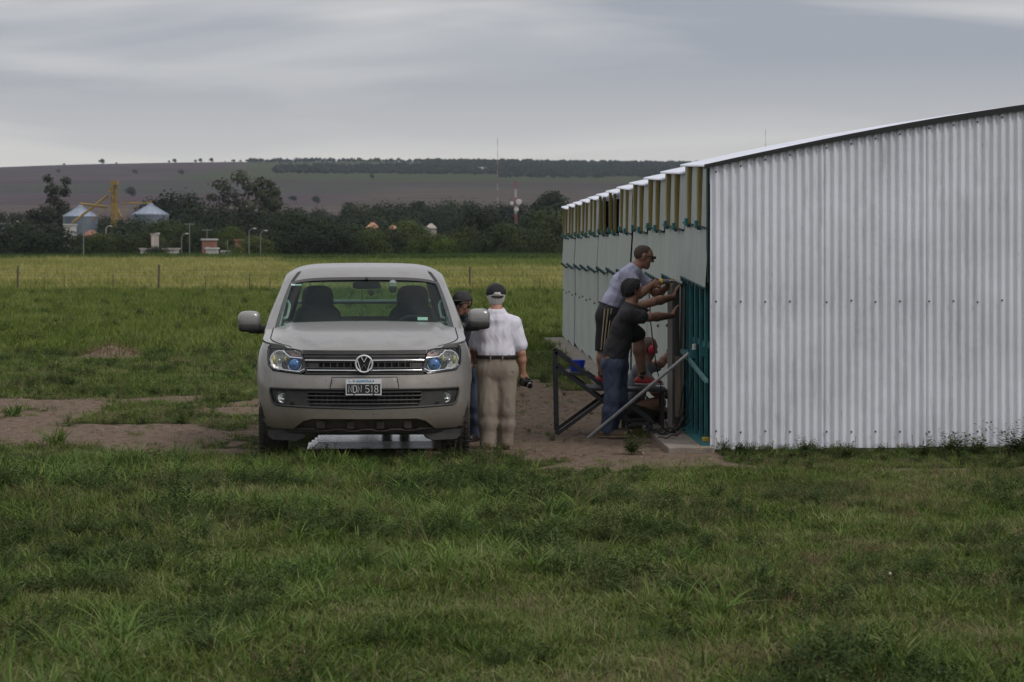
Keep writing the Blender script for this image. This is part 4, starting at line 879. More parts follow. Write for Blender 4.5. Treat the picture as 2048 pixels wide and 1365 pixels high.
def SH(u, z):
    a = abs(u); x = np.interp(a, TU, TX) / _w * wz(z); y = np.interp(a, TU, TYY); fade = 1 - sstep(1.2, 2.5, y)
    return np.array([math.copysign(x, u), y + fz(z) * fade, z])
def u_of(x, z): a = min(abs(x), wz(z) * .999) / wz(z) * _w; return math.copysign(np.interp(a, TX[:-1], TU[:-1]), x)
def u_of_y(y): return np.interp(y, TYY[8:], TU[8:])
def FR(x, z, out=0.0): # front chart addressed by front-view x
    p = SH(u_of(x, z), z); p[1] -= out; return p
belt = lambda y: float(np.interp(y, [0, .25, .6, 1.25, 3.6, 5.1], [1.035, 1.045, 1.08, 1.165, 1.17, 1.14]))
def U(x, z): return (u_of(x, z), z)
# outer skin chart
front_low = [(-.862, 1.04), (-.862, .885), (-.815, .828), (-.556, .806), (-.54, .803), (.54, .803), (.556, .806), (.815, .828), (.862, .885), (.862, 1.04)]
bottom = [(.895, .335), (.80, .318), (.63, .318), (.54, .395), (.46, .418), (-.46, .418), (-.54, .395), (-.63, .318), (-.80, .318), (-.895, .335)]
ys = [.35, .6, .9, 1.25, 2.0, 3.0, 3.6, 4.4, 5.0]
WY = (.86, 3.96); AR = .45; AZ = .40
def arch(yc, z0=.36, n=14):
    out = []
    for i in range(n + 1):
        t = math.pi * i / n; out.append((yc - AR * math.cos(t), max(z0, AZ + AR * math.sin(t))))
    return out
side_top = [(u_of_y(y), belt(y)) for y in ys]
side_bot = [(UEND - .05, .50)] + [(u_of_y(y), z) for y, z in arch(WY[1], .40)[::-1]] + [(u_of_y(y), z) for y, z in arch(WY[0], .34)[::-1]]
side_bot = [(max(u, U(.93, .4)[0]), z) for u, z in side_bot]
right = side_top + side_bot
outer = [U(*p) for p in front_low] + right + [U(*p) for p in bottom] + [(-u, z) for u, z in right[::-1]]
trim_o = [(-.836, .678), (.836, .678), (.838, .64), (.815, .555), (.78, .532), (.5, .52), (0, .508), (-.5, .52), (-.78, .532), (-.815, .555), (-.838, .64)]
def ins(poly, k):  # small inset copy
    c = np.array(poly).mean(0); return [tuple(c + (np.array(p) - c) * k) for p in poly]
patch('body', outer, [[U(*p) for p in trim_o]], SH, .045, paint, truck, hstep=.03)
# hood with fender tops
def _edge(y):  # half width of the skin's top edge at y
    z = belt(y); return float(np.interp(y - fz(z), TYY, TX)) / _w * wz(z)
def _y0(a):
    y = .1
    for _ in range(8): y = .5 * y + .5 * FR(min(abs(a) * _edge(max(y, .30)), .915), 1.03)[1]
    return y
_Y0 = [_y0(a) for a in np.linspace(0, 1, 41)]
def hood(a, s, out=0.0):
    y0 = float(np.interp(abs(a), np.linspace(0, 1, 41), _Y0)) + .002; y = y0 + (1.28 - y0) * s
    return hood_z(a, s, y, out)
def hood_z(a, s, y, out):
    ze = belt(y); w = _edge(max(y, .30)) + .002
    base = 1.022 + (1.225 - 1.022) * (s ** .85); ctr = base + .012 * math.sin(math.pi * s)
    k = min(1, max(0, (abs(a) - .80) / .20)); k = k * k * (3 - 2 * k); z = ctr - .028 * a * a; z = z * (1 - k) + (ze + .004) * k
    cr = .60 + .17 * s; z += .022 * (1 - sstep(cr, cr + .04, abs(a))) * min(1, s * 5); z -= .02 * max(0, 1 - s * 14) ** 2
    return np.array([a * w, y, z + out])
patch('hood', [(-1, 0), (1, 0), (1, 1), (-1, 1)], [], hood, .045, paint, truck)
_V = []; _A = np.linspace(-1, 1, 61)
for a in _A:
    t_ = hood(a, 0); b_ = FR(float(np.clip(t_[0], -.90, .90)), .99); _V += [t_ + [0, -.001, 0], (t_[0], max(b_[1] + .014, t_[1] + .002), min(.99, t_[2] - .004))]
MB().bbox((0, .88, .79), (1.62, .72, .42), .05).build('nose_filler', dark_v, truck)  # black block added in the nose to stop see-through at the gaps
link('hood_lip', np_mesh('hood_lip', np.array(_V), [(2 * i, 2 * i + 1, 2 * i + 3, 2 * i + 2) for i in range(60)], paint, True), truck)
for sg in (-1, 1):
    _S = []
    for s_ in np.linspace(0, 1, 16):
        t_ = hood(sg * 1.0, s_); _S += [t_, (sg * (_edge(max(t_[1], .30)) - .006), t_[1], belt(t_[1]) - .05)]
    link('fender_edge', np_mesh('fender_edge', np.array(_S), [(2 * i, 2 * i + 1, 2 * i + 3, 2 * i + 2) for i in range(15)], paint, True), truck)
for sg in (-1, 1): MB().tube([hood(sg * .925, s, .001) for s in np.linspace(.0, 1, 14)], .0055, 5).build('shut_line', dark_v, truck)
MB().tube([hood(a, 0, -.012) + [0, -.002, 0] for a in np.linspace(-.9, .9, 40)], .004, 5).build('shut_line', dark_v, truck)
# grille ---------------------------------------------------------------
gr_o = [(-.552, 1.018), (.552, 1.018), (.508, .843), (.545, .806), (-.545, .806), (-.508, .843)]
patch('grille_panel', gr_o, [], lambda x, z: FR(x, z, -.035), .05, dark_v, truck)
patch('grille_surround', [(-.552, 1.018), (.552, 1.018), (.525, .935), (-.525, .935)], [], lambda x, z: FR(x, z, .004), .05, blackp, truck, rim=(0, .03, 0))
for j, z in enumerate((.985, .958)): MB().tube([FR(x, z, .008) for x in np.linspace(-.54, .54, 24)], .006, 5).build('grille_slat', blackp, truck)
for z, xe, mt, r in ((.931, .525, chrome, .0065), (.844, .505, chrome, .0065)):
    m = MB(); m.tube([FR(x, z, .016) for x in np.linspace(-xe, xe, 30)], r, 6); m.build('chrome_strip', mt, truck, smooth=True)
for z in (.915, .862, .826, .812): MB().tube([FR(x, z, .002) for x in np.linspace(-.52, .52, 24)], .009, 5).build('grille_slat', blackp, truck)
for i in range(15):
    x = -.42 + i * .06; MB().beam(FR(x, .92, -.004), FR(x, .81, -.004), .008, .02, (0, 1, 0)).build('grille_bar', blackp, truck)
for sg in (-1, 1):
    patch('grille_side_block', [(sg * .525, .925), (sg * .40, .925), (sg * .40, .86), (sg * .512, .86)], [], lambda x, z: FR(x, z, .001), .05, blackp, truck)
# badge ----------------------------------------------------------------
bx, bz, br_ = -.004, .903, .078; by = FR(bx, bz, .05)[1]
chromeb = mat('bright_badge', (.70, .71, .73), .3, .6)
bd = MB().lathe([(0, -.004), (br_ * .93, -.004), (br_ + .006, .05)], (bx, by, bz), 'y', 40).build('badge', dark_v, truck, smooth=True)
def bstroke(pts, w=.0145):
    m = MB(); 
    for a, b_ in zip(pts[:-1], pts[1:]): m.beam((bx + a[0] * br_, by - .012, bz + a[1] * br_), (bx + b_[0] * br_, by - .012, bz + b_[1] * br_), .012, w, (0, 0, 1)) if False else None
    V = []; 
    m.tube([(bx + a[0] * br_, by - .010, bz + a[1] * br_) for a in pts], w / 2, 6); return m
ring = [(bx + br_ * .93 * math.cos(t), by - .010, bz + br_ * .93 * math.sin(t)) for t in np.linspace(0, 2 * math.pi, 41)]
MB().tube(ring, .0085, 8, cap=False).build('badge_ring', chromeb, bd, smooth=True)
bstroke([(-.36, .84), (0, .20), (.36, .84)], .0105).build('badge_emblem', chromeb, bd, smooth=True)
bstroke([(-.78, .46), (-.38, -.78), (0, -.06), (.38, -.78), (.78, .46)], .0105).build('badge_emblem', chromeb, bd, smooth=True)
# headlights -------------------------------------------------------------
hl = [(.850, 1.028), (.633, 1.026), (.562, 1.012), (.507, .845), (.553, .813), (.806, .835), (.850, .883)]
amber = mat('lamp_yellow_reflex', (.55, .52, .22), .25, .6); bluel = mat('blue_lamp', (.055, .15, .36), .2, .1); refl = mat('reflector', (.62, .62, .60), .3, .25, var=.35, scale=40, bump=.5, bscale=40); warmr = mat('indicator_tint', (.20, .13, .12), .35, .3)
for sg in (-1, 1):
    q = [(sg * x, z) for x, z in hl]; h = patch('headlight', q, [], lambda x, z: FR(x, z, -.065), .04, blackg, truck, rim=(0, .002, 0))
    fr = [(sg * x, z) for x, z in hl]; m = MB(); m.tube([FR(x, z, .003) for x, z in resamp(fr, .04)] + [FR(*fr[0], .003)], .0075, 5); m.build('seal', blackg, h)
    low = [(sg * .835, .880), (sg * .80, .850), (sg * .575, .828), (sg * .526, .852)]; MB().tube([FR(x, z, -.012) for x, z in resamp(low, .04, False)], .008, 6).build('chrome_edge', chrome, h, smooth=True)
    up = [(sg * .72, 1.012), (sg * .685, .975), (sg * .655, .955), (sg * .545, .948)]; MB().tube([FR(x, z, -.010) for x, z in resamp(up, .03, False)], .009, 6).build('chrome_edge', chrome, h, smooth=True)
    patch('indicator', [(sg * .71, 1.018), (sg * .57, 1.008), (sg * .553, .962), (sg * .648, .966)], [], lambda x, z: FR(x, z, -.02), .04, warmr, h)
    c = FR(sg * .752, .925, -.022); R_ = .083
    MB().lathe([(0, .022), (R_ * .35, .019), (R_ * .8, .004), (R_, -.012)], c, 'y', 32).build('reflector', refl, h, smooth=True)
    MB().lathe([(R_, -.014), (R_ + .006, -.012), (R_ + .004, .01)], c, 'y', 32).build('lamp_ring', chrome, h, smooth=True)
    MB().superell(c + np.array([0, .0, 0]), (.017, .03, .017), 1, 12, 8).build('bulb', chrome, h, smooth=True)
    for d in (-1, 1): MB().superell(c + np.array([d * .052, .012, .002]), (.018, .012, .048), 1, 12, 8).build('side_reflex', amber, h, smooth=True)
    for k in range(5): MB().beam(c + np.array([-.03 + k * .015, .004, -.065]), c + np.array([-.03 + k * .015, .004, .065 - (k % 2) * .02]), .003, .004).build('reflector_rib', trim_l, h)
    c2 = FR(sg * .617, .888, -.022); R2 = .056
    MB().lathe([(0, -.018), (R2 * .5, -.014), (R2 * .9, .0), (R2, .012)], c2, 'y', 28).build('blue_lens', bluel, h, smooth=True)
    MB().lathe([(R2, .004), (R2 + .005, .002), (R2 + .004, .02)], c2, 'y', 28).build('lamp_ring', chrome, h, smooth=True); MB().superell(c2 - np.array([0, .014, 0]), (.016, .012, .016), 1, 12, 8).build('bulb', mat('blue_centre', (.05, .09, .22), .3) if sg < 0 else bpy.data.materials['blue_centre'], h, smooth=True)
    patch('lens', q, [], lambda x, z: FR(x, z, .001), .04, lens, h)
# lower trim with vents and fog lamps
lt = patch('lower_trim', trim_o, [[(-.50, .655), (.50, .655), (.48, .55), (.42, .538), (-.42, .538), (-.48, .55)]], lambda x, z: FR(x, z, -.022), .04, blackp, truck)
m = MB(); m.tube([FR(x, z, -.008) for x, z in resamp(trim_o, .05)] + [FR(*trim_o[0], -.008)], .012, 6); m.build('trim_lip', blackp, truck, smooth=True)
patch('vent_panel', [(-.51, .67), (.51, .67), (.49, .53), (-.49, .53)], [], lambda x, z: FR(x, z, -.065), .08, dark_v, truck)
for z, xe in ((.650, .50), (.618, .505), (.581, .50), (.548, .47)): MB().tube([FR(x, z, -.016) for x in np.linspace(-xe, xe, 26)], .0085, 5).build('vent_slat', blackp, truck)
for i in range(18):
    x = -.425 + i * .05; MB().beam(FR(x, .655, -.03), FR(x, .545, -.03), .006, .02, (0, 1, 0)).build('vent_bar', blackp, truck)
for sg in (-1, 1):
    c = FR(sg * .722, .597, -.012); f = MB().lathe([(0, .015), (.03, .012), (.044, 0)], c, 'y', 24).build('fog_lamp', refl, truck, smooth=True)
    MB().lathe([(.044, -.002), (.052, -.004), (.060, .012)], c, 'y', 24).build('lamp_ring', blackp, f, smooth=True); MB().superell(c + np.array([0, .006, -.015]), (.03, .008, .014), 1, 10, 6).build('reflex', chrome, f, smooth=True)
    MB().lathe([(0, -.004), (.03, -.003), (.044, 0)], c, 'y', 24).build('lens', lens, f, smooth=True)
# plate recess and number plate
patch('plate_mount', [(-.285, .782), (.285, .782), (.30, .69), (-.30, .69)], [], lambda x, z: FR(x, z, .004), .05, paint, truck, rim=(0, .006, 0))
rec = [(-.285, .784), (.285, .784), (.302, .688)]; m = MB(); m.tube([FR(x, z, .003) for x, z in resamp([(-.302, .688)] + rec, .05, False)], .004, 5); m.build('shut_line', dark_v, truck)
pw, ph = .3146, .139; pc = np.array([-.008, FR(0, .70, .022)[1], .697]); plate_w = mat('plate_white', (.55, .56, .58), .5, var=.12, scale=30); plate_b = mat('plate_black', (.012, .012, .015), .5, var=.2, scale=30); letter = mat('plate_letter', (.60, .60, .60), .5); lblue = mat('plate_blue', (.07, .28, .52), .5)
np_ = MB().bbox(pc, (pw, .008, ph), .003).build('number_plate', plate_w, truck); MB().bbox(pc + [0, -.0045, -.012], (pw - .02, .004, ph - .052), .0015).build('plate_field', plate_b, np_)
def text(s, size, loc, m, parent, name, sx_=1.0, ext=.0012, bold=0.0):
    cu = bpy.data.curves.new(name, 'FONT'); cu.body = s; cu.size = size; cu.extrude = ext; cu.offset = bold; cu.align_x = 'CENTER'; cu.align_y = 'CENTER'; ob = bpy.data.objects.new(name, cu); COL.objects.link(ob)
    dg = bpy.context.evaluated_depsgraph_get(); me = bpy.data.meshes.new_from_object(ob.evaluated_get(dg)); bpy.data.objects.remove(ob); me.materials.clear(); me.materials.append(m)
    o = link(name, me, parent, loc); o.rotation_euler = (math.radians(90), 0, 0); o.scale = (sx_, 1, 1); return o
GL = {'N': [[(0, 0), (0, 1), (1, 0), (1, 1)]], 'D': [[(0, 0), (0, 1), (.6, 1), (1, .8), (1, .2), (.6, 0), (0, 0)]], '5': [[(1, 1), (0, 1), (0, .55), (.65, .58), (1, .42), (1, .15), (.7, 0), (.2, 0), (0, .14)]],
      '1': [[(.15, .78), (.5, 1), (.5, 0)]], '8': [[(.3, .52), (.05, .68), (.05, .88), (.3, 1), (.7, 1), (.95, .88), (.95, .68), (.7, .52), (.3, .52), (0, .36), (0, .14), (.3, 0), (.7, 0), (1, .14), (1, .36), (.7, .52)]]}
for ch, gx in zip('NDN518', (-.130, -.089, -.048, .020, .060, .098)):
    m = MB()
    for st_ in GL[ch]: m.tube([pc + [gx - .001 + a * .029, -.0085, -.043 + b_ * .060] for a, b_ in st_], .0032, 6)
    m.build('plate_character', letter, np_)
text('ARGENTINA', .026, tuple(pc + [0, -.0052, .055]), lblue, np_, 'country_name', .95, bold=.0006)
for dx, dz in ((-.085, .056), (.085, .056), (-.085, -.062), (.085, -.062)): MB().lathe([(0, -.004), (.006, -.003), (.007, 0)], pc + [dx, -.004, dz], 'y', 8).build('plate_screw', dark_v, np_)
MB().superell(pc + [-.125, -.004, .055], (.006, .002, .010), 1, 8, 6).build('plate_mark', lblue, np_)
# skid area under the bumper
sk = [(-.63, .318), (-.54, .395), (-.46, .418), (.46, .418), (.54, .395), (.63, .318), (.55, .30), (-.55, .30)]
patch('skid_plate', sk, [], lambda x, z: FR(x, z, -.06 - .15 * (.42 - z)), .04, brownp, truck)
for x0, x1 in ((-.44, -.33), (-.17, -.07), (.09, .19), (.33, .43)): MB().bbox(FR((x0 + x1) / 2, .36, -.045), (x1 - x0 - .03, .03, .07), .012).build('skid_boss', brownp, truck, smooth=True)
pts_ = [(-.66, .320), (-.45, .322), (-.42, .308), (-.30, .308), (-.27, .320), (-.18, .320), (-.15, .306), (-.05, .306), (-.02, .320), (.07, .320), (.10, .306), (.2, .306), (.23, .320), (.32, .32), (.35, .308), (.45, .308), (.48, .322), (.66, .320)]
MB().tube([FR(x, z, -.02) for x, z in pts_], .008, 6).build('skid_lip', brownp, truck, smooth=True)
MB().tube([FR(x, .300, -.045) for x in np.linspace(-.86, .86, 30)], .022, 8).build('bumper_lower_lip', blackp, truck, smooth=True)
for sg in (-1, 1):
    V = [(sg * .86, .38, .30), (sg * .86, .38, .25), (sg * .82, .36, .215), (sg * .60, .26, .212), (sg * .54, .24, .235), (sg * .50, .22, .30)]
    V2 = [(a, b_ + .03, c) for a, b_, c in V]; n = len(V); MB().add(V + V2, [tuple(range(n)), tuple(range(n, 2 * n))[::-1]] + [(i, (i + 1) % n, n + (i + 1) % n, n + i) for i in range(n)]).build('air_deflector', blackp, truck)
# wheels
def wheel(x, y, name='wheel'):
    w = bpy.data.objects.new(name, None); COL.objects.link(w); w.parent = truck; w.location = (x, y, .375)
    MB().lathe([(.20, -.10), (.30, -.125), (.345, -.122), (.366, -.100), (.372, -.05), (.372, .05), (.366, .100), (.345, .122), (.30, .125), (.20, .10)], axis='x', seg=48).build('tyre', rubber, w, smooth=True)
    m = MB(); 
    for i in range(44):
        t = 2 * math.pi * i / 44
        for j, (xx, wd) in enumerate(((-.098, .04), (-.048, .036), (0, .03), (.048, .036), (.098, .04))):
            tt = t + (j % 2) * math.pi / 44 + (.03 if j in (1, 3) else 0); c = np.array([xx, .374 * math.cos(tt), .374 * math.sin(tt)]); R = np.array([[1, 0, 0], [0, -math.sin(tt), math.cos(tt)], [0, math.cos(tt), math.sin(tt)]]).T
            m.box(c, (wd, .036, .014), R)
    tr = m.build('tread', rubber, w); tr['kind'] = 'stuff'
    s = 1 if x > 0 else -1
    m = MB().lathe([(0, s * .05), (.05, s * .055), (.06, s * .03), (.19, s * .045), (.205, s * .10), (.21, -s * .08), (.1, -s * .09)], axis='x', seg=30)
    m.build('rim', mat('alloy', (.30, .30, .31), .4, .8) if 'alloy' not in bpy.data.materials else bpy.data.materials['alloy'], w, smooth=True); return w
for y in WY:
    for sg in (-1, 1): wheel(sg * .825, y)
# underbody, axles, mud flaps, arch linings
MB().bbox((0, 2.5, .50), (1.45, 4.3, .28), .05).build('chassis', under, truck)
MB().superell((0, 1.0, .36), (.5, .45, .12), .7).superell((-.35, .7, .33), (.14, .2, .07), .8).superell((.38, .7, .33), (.14, .2, .07), .8).build('engine_guard', under, truck, smooth=True)
m = MB(); m.tube([(-.78, WY[1], .37), (.78, WY[1], .37)], .045, 10).superell((0.05, WY[1], .37), (.15, .17, .15), 1); m.build('rear_axle', under, truck, smooth=True)
m = MB(); m.tube([(-.78, WY[0], .34), (-.3, WY[0], .36), (.3, WY[0], .36), (.78, WY[0], .34)], .035, 8); m.build('front_axle', under, truck)
for x in (-.25, -.02, .18): MB().bbox((x, 2.2, .285), (.09, .25, .07), .015).build('chassis_bracket', under, truck)
for sg in (-1, 1):
    for y in WY:
        m = MB(); n = 14
        V = []; 
        for i in range(n + 1):
            t = math.pi * i / n; V += [(sg * .93, y - .44 * math.cos(t), .40 + .44 * math.sin(t)), (sg * .60, y - .44 * math.cos(t), .40 + .44 * math.sin(t))]
        m.add(V, [(2 * i, 2 * i + 1, 2 * i + 3, 2 * i + 2) for i in range(n)]); m.build('wheel_arch', under, truck)
    MB().box((sg * .83, WY[1] + .48, .36), (.24, .012, .34)).build('mud_flap', blackp, truck)
MB().bbox((0, 5.12, .60), (1.7, .14, .16), .03).build('rear_bumper', chrome, truck); MB().bbox((.43, 5.0, .32), (.11, .12, .30), .01).build('dark_block', under, truck); MB().bbox((.24, 5.0, .30), (.11, .1, .22), .01).build('dark_block', under, truck)  # two dark blocks added to stand in for unidentified dark shapes
# bed
MB().box((0, 4.35, .72), (1.55, 1.45, .05)).build('bed_floor', under, truck); m = MB(); m.box((0, 3.68, .92), (1.78, .05, .46)).box((0, 5.06, .90), (1.72, .06, .46)); m.build('tailgate', paint, truck)
for sg in (-1, 1): MB().bbox((sg * .86, 4.35, 1.13), (.12, 1.44, .06), .02).build('bed_rail', blackp, truck, smooth=True)
# cab -----------------------------------------------------------------
PR = np.array([(1.17, 1.205), (1.42, 1.345), (1.70, 1.50), (1.95, 1.635), (2.10, 1.705), (2.30, 1.752), (2.65, 1.772), (3.0, 1.772), (3.30, 1.745), (3.48, 1.69), (3.56, 1.60), (3.66, 1.18)])
PT = np.linspace(0, 1, len(PR)); PWd = np.array([.915, .888, .848, .802, .775, .760, .752, .748, .748, .755, .77, .87])
def catm(t, A):
    x = t * (len(A) - 1); i = int(min(max(math.floor(x), 0), len(A) - 2)); f = x - i; g = lambda k: A[min(max(k, 0), len(A) - 1)]
    p0, p1, p2, p3 = g(i - 1), g(i), g(i + 1), g(i + 2); return .5 * ((2 * p1) + (-p0 + p2) * f + (2 * p0 - 5 * p1 + 4 * p2 - p3) * f * f + (-p0 + 3 * p1 - 3 * p2 + p3) * f ** 3)
def CAB(t, a, out=0.0):
    t = min(max(t, 0), 1); p = catm(t, PR); q = catm(min(t + .01, 1), PR) - catm(max(t - .01, 0), PR); q /= np.linalg.norm(q); nrm = np.array([-q[1], q[0]])
    d = np.interp(t, [0, .27, .4, .75, .85, 1], [.10, .10, .085, .085, .05, .03]) * abs(a) ** 7 + .022 * a * a * np.interp(t, [0, .3, .45], [1, 1, .7]); p = p + nrm * (out - d); return np.array([a * catm(t, PWd), p[0], p[1]])
tw0, tw1 = .012, .27; ab, at_ = .897, .868
ws = [(tw0, -ab), (tw1, -at_), (tw1, at_), (tw0, ab)]; rw = [(.935, -.86), (.985, -.86), (.985, .86), (.935, .86)]
rw = [(.915, -.85), (.988, -.88), (.988, .88), (.915, .85)]
# chart scaled so the triangles are even: t*4
CF = lambda s, a: CAB(s / 4, a); sc4 = lambda L: [(t * 4, a) for t, a in L]
patch('cab', sc4([(0, -1), (1, -1), (1, 1), (0, 1)]), [sc4(ws), sc4(rw)], CF, .05, paint, truck, rim=None, flip=True)
patch('windscreen', sc4(ws), [], lambda s, a: CAB(s / 4, a, -.004), .08, glass, truck)
patch('rear_window', sc4(rw), [], lambda s, a: CAB(s / 4, a, -.004), .08, glass_mat('rear_glass', (.80, .90, .86)), truck)
frame_w = [(tw0 - .008, -ab - .022), (tw1 + .010, -at_ - .022), (tw1 + .010, at_ + .022), (tw0 - .008, ab + .022)]; fr_in = [(tw0 + .010, -ab + .022), (tw1 - .012, -at_ + .022), (tw1 - .012, at_ - .022), (tw0 + .010, ab - .022)]
patch('windscreen_seal', sc4(frame_w), [sc4(fr_in)], lambda s, a: CAB(s / 4, a, .003), .05, blackg, truck)
fr2 = [(.905, -.88), (.995, -.91), (.995, .91), (.905, .88)]; patch('rear_window_seal', sc4(fr2), [sc4(ins(rw, .95))], lambda s, a: CAB(s / 4, a, .003), .06, blackg, truck)
for sg in (-1, 1): # roof ditch mouldings
    patch('roof_moulding', sc4([(.285, sg * .885), (.385, sg * .84), (.40, sg * .79), (.285, sg * .84)]), [], lambda s, a: CAB(s / 4, a, .004), .04, blackp, truck)
    # side of the cab: from roof edge down to the belt, with door windows
    def SIDE(v, h, out=0.0, sg=sg):
        t = np.interp(v, [1.17, 3.66], [0, 1]); 
        # edge curve by y
        ts = np.linspace(0, 1, 80); E = SIDE.E; y = v; ze = np.interp(y, E[:, 1], E[:, 2]); xe = np.interp(y, E[:, 1], np.abs(E[:, 0])); zb = belt(y) - .004; xb = .905; z = zb + (ze - zb) * h; x = xb + (xe - xb) * h + .02 * math.sin(math.pi * h)
        return np.array([sg * (x + out), y, z])
    SIDE.E = np.array([CAB(t, 1.0) for t in np.linspace(0, 1, 120)]); SIDE.E = SIDE.E[np.argsort(SIDE.E[:, 1])]
    y0, y1 = SIDE.E[0, 1], SIDE.E[-1, 1]
    w1 = [(1.75, .12), (2.42, .12), (2.42, .86), (2.12, .86)]; w2 = [(2.52, .12), (3.38, .12), (3.28, .84), (2.52, .86)]
    patch('cab_side', [(y0, 0), (y1, 0), (y1, 1), (y0, 1)], [w1, w2], SIDE, .06, paint, truck)
    for w_ in (w1, w2): patch('side_window', w_, [], lambda v, h: SIDE(v, h, -.012), .12, glass, truck)
    for yv in (1.32, 2.46, 3.45): MB().tube([SH(sg * u_of_y(yv), z) + [sg * .001, 0, 0] for z in np.linspace(.45, 1.15, 8)], .004, 4).build('shut_line', dark_v, truck)
    for yv in (2.25, 3.15):
        c = SH(sg * u_of_y(yv), .885); MB().bbox(c + [sg * .030, 0, 0], (.022, .20, .030), .009).box(c + [sg * .012, -.08, 0], (.03, .03, .025)).box(c + [sg * .012, .08, 0], (.03, .03, .025)).build('door_handle', chrome, truck, smooth=True)
    # mirrors
    cx_, cz_ = sg * 1.085, 1.225 if sg < 0 else 1.245
    mc = MB().superell((cx_, 1.72, cz_ + .012), (.106, .085, .092), .62, 28, 16); mo = mc.build('door_mirror', paint, truck, smooth=True)
    MB().superell((cx_ - sg * .005, 1.722, cz_ - .045), (.108, .088, .050), .55, 28, 12).build('mirror_base', blackp, mo, smooth=True); MB().tube([(cx_, 1.74, cz_ - .065), (sg * .98, 1.74, cz_ - .075), (sg * .86, 1.70, cz_ - .055)], [.045, .04, .04], 10).build('mirror_arm', blackp, mo, smooth=True)
    MB().superell((cx_, 1.795, cz_ + .01), (.10, .012, .08), .6, 20, 8).build('mirror_glass', chrome, mo, smooth=True)
    # pale inner pillar trim and grab handles
    MB().tube([CAB(t, sg * .90, -.05) for t in np.linspace(.03, .26, 8)], [.035, .03, .028, .026, .024, .022, .02, .02], 6).build('pillar_trim', trim_l, truck, smooth=True)
    gp = [CAB(.105, sg * .86, -.07), CAB(.12, sg * .83, -.10), CAB(.16, sg * .83, -.10), CAB(.19, sg * .84, -.10), CAB(.20, sg * .87, -.07)]; MB().tube(gp, .013, 6).build('grab_handle', trim_l, truck, smooth=True)
# cabin
MB().bbox((0, 1.50, 1.13), (1.56, .52, .13), .04).build('dashboard', dashm, truck, smooth=True)
m = MB(); m.box((0, 2.5, .66), (1.66, 2.2, .06)); m.box((0, 3.60, .90), (1.6, .05, .5)); m.box((0, 1.3, .88), (1.55, .05, .45)); m.build('cabin_floor', dashm, truck)
for x in (-.455, .468):
    s = MB().superell((x, 2.32, 1.02), (.25, .11, .36), .55, 24, 14).bbox((x, 2.05, .80), (.48, .55, .16), .05).build('seat', seat_m, truck, smooth=True)
    MB().superell((x, 2.36, 1.405), (.155, .07, .155), .62, 24, 14).build('headrest', seat_m, s, smooth=True)
    MB().tube([(x - .06, 2.36, 1.3), (x - .06, 2.35, 1.2)], .012, 6).tube([(x + .06, 2.36, 1.3), (x + .06, 2.35, 1.2)], .012, 6).build('headrest_post', seat_m, s)
st = [(.455 + .185 * math.cos(t), 1.76 - .06 * math.sin(t), 1.105 + .17 * math.sin(t)) for t in np.linspace(0, 2 * math.pi, 33)]
MB().tube(st, .015, 8, cap=False).tube([(.29, 1.76, 1.12), (.62, 1.76, 1.12)], .02, 6).build('steering_wheel', dashm, truck, smooth=True)
MB().superell((.02, 2.03, 1.565), (.135, .025, .035), .5, 24, 10).tube([(.02, 1.98, 1.60), (.02, 1.92, 1.635)], .015, 6).build('rear_view_mirror', dashm, truck, smooth=True)
MB().lathe([(0, -.01), (.026, -.008), (.030, .01), (0, .02)], (.065, 1.93, 1.495), 'y', 18).build('dash_camera', dashm, truck, smooth=True)
o = MB().superell((.27, 1.90, 1.535), (.036, .02, .04), .8, 16, 10).build('phone_mount', dashm, truck, smooth=True); MB().lathe([(0, 0), (.035, .004), (.03, .012)], (.27, 1.88, 1.585), 'y', 16).build('suction_cup', trim_l, o, smooth=True)
MB().tube([(-.02, 1.94, 1.54), (-.03, 1.90, 1.40), (-.015, 1.75, 1.28), (-.03, 1.62, 1.22)], .0035, 4).tube([(.07, 1.93, 1.48), (.09, 1.91, 1.43)], .0035, 4).build('dangling_cord', dashm, truck)
paper = mat('paper', (.52, .60, .60), .8); MB().bbox((-.68, 1.45, 1.205), (.14, .20, .02), .005).build('paper_stack', paper, truck); MB().bbox((.17, 1.45, 1.203), (.24, .18, .014), .005).build('paper_stack', paper, truck)
tg = CAB(.055, .60, -.012); MB().box(tg, (.095, .006, .05), np.array(Matrix.Rotation(math.radians(-60), 3, 'X'))).build('windscreen_sticker', paper, truck); tg = CAB(.255, -.80, -.012); MB().box(tg, (.10, .006, .03), np.array(Matrix.Rotation(math.radians(-60), 3, 'X'))).build('windscreen_sticker', paper, truck)
for sg in (-1, 1): MB().bbox((sg * .66, 2.6, 1.27), (.035, .05, .09), .01).build('seat_belt_anchor', dashm, truck)
m = MB(); m.tube([(-.80, 3.86, 1.37), (.80, 3.86, 1.37)], .022, 8); [m.tube([(sg * .80, 3.86, 1.37), (sg * .84, 3.86, 1.15)], .022, 8) for sg in (-1, 1)]; m.build('rear_bar', mat('bar_steel', (.10, .13, .13), .5, .3), truck, smooth=True)
# zinc sheets on the ground below the truck
zinc_flat = mat('bright_zinc', (.86, .88, .92), .16, .95)
zs = thing('zinc_sheets', 'shiny corrugated zinc sheets stacked flat on the ground under the pickup', 'metal sheets', (P(754, 0, 24.35)[0], 24.35, .0), math.radians(3.3))
for k in range(4):
    n = 60; yv = np.linspace(-.42, .42, n); V = [(x, y + .02 * k, .03 + .022 * k + .0007 * math.sin(2 * math.pi * y / .154)) for y in yv for x in (-.66 + .03 * k, .66)]
    link('sheet', np_mesh('sheet', np.array(V), [(2 * i, 2 * i + 1, 2 * i + 3, 2 * i + 2) for i in range(n - 1)], zinc_flat, True), zs)
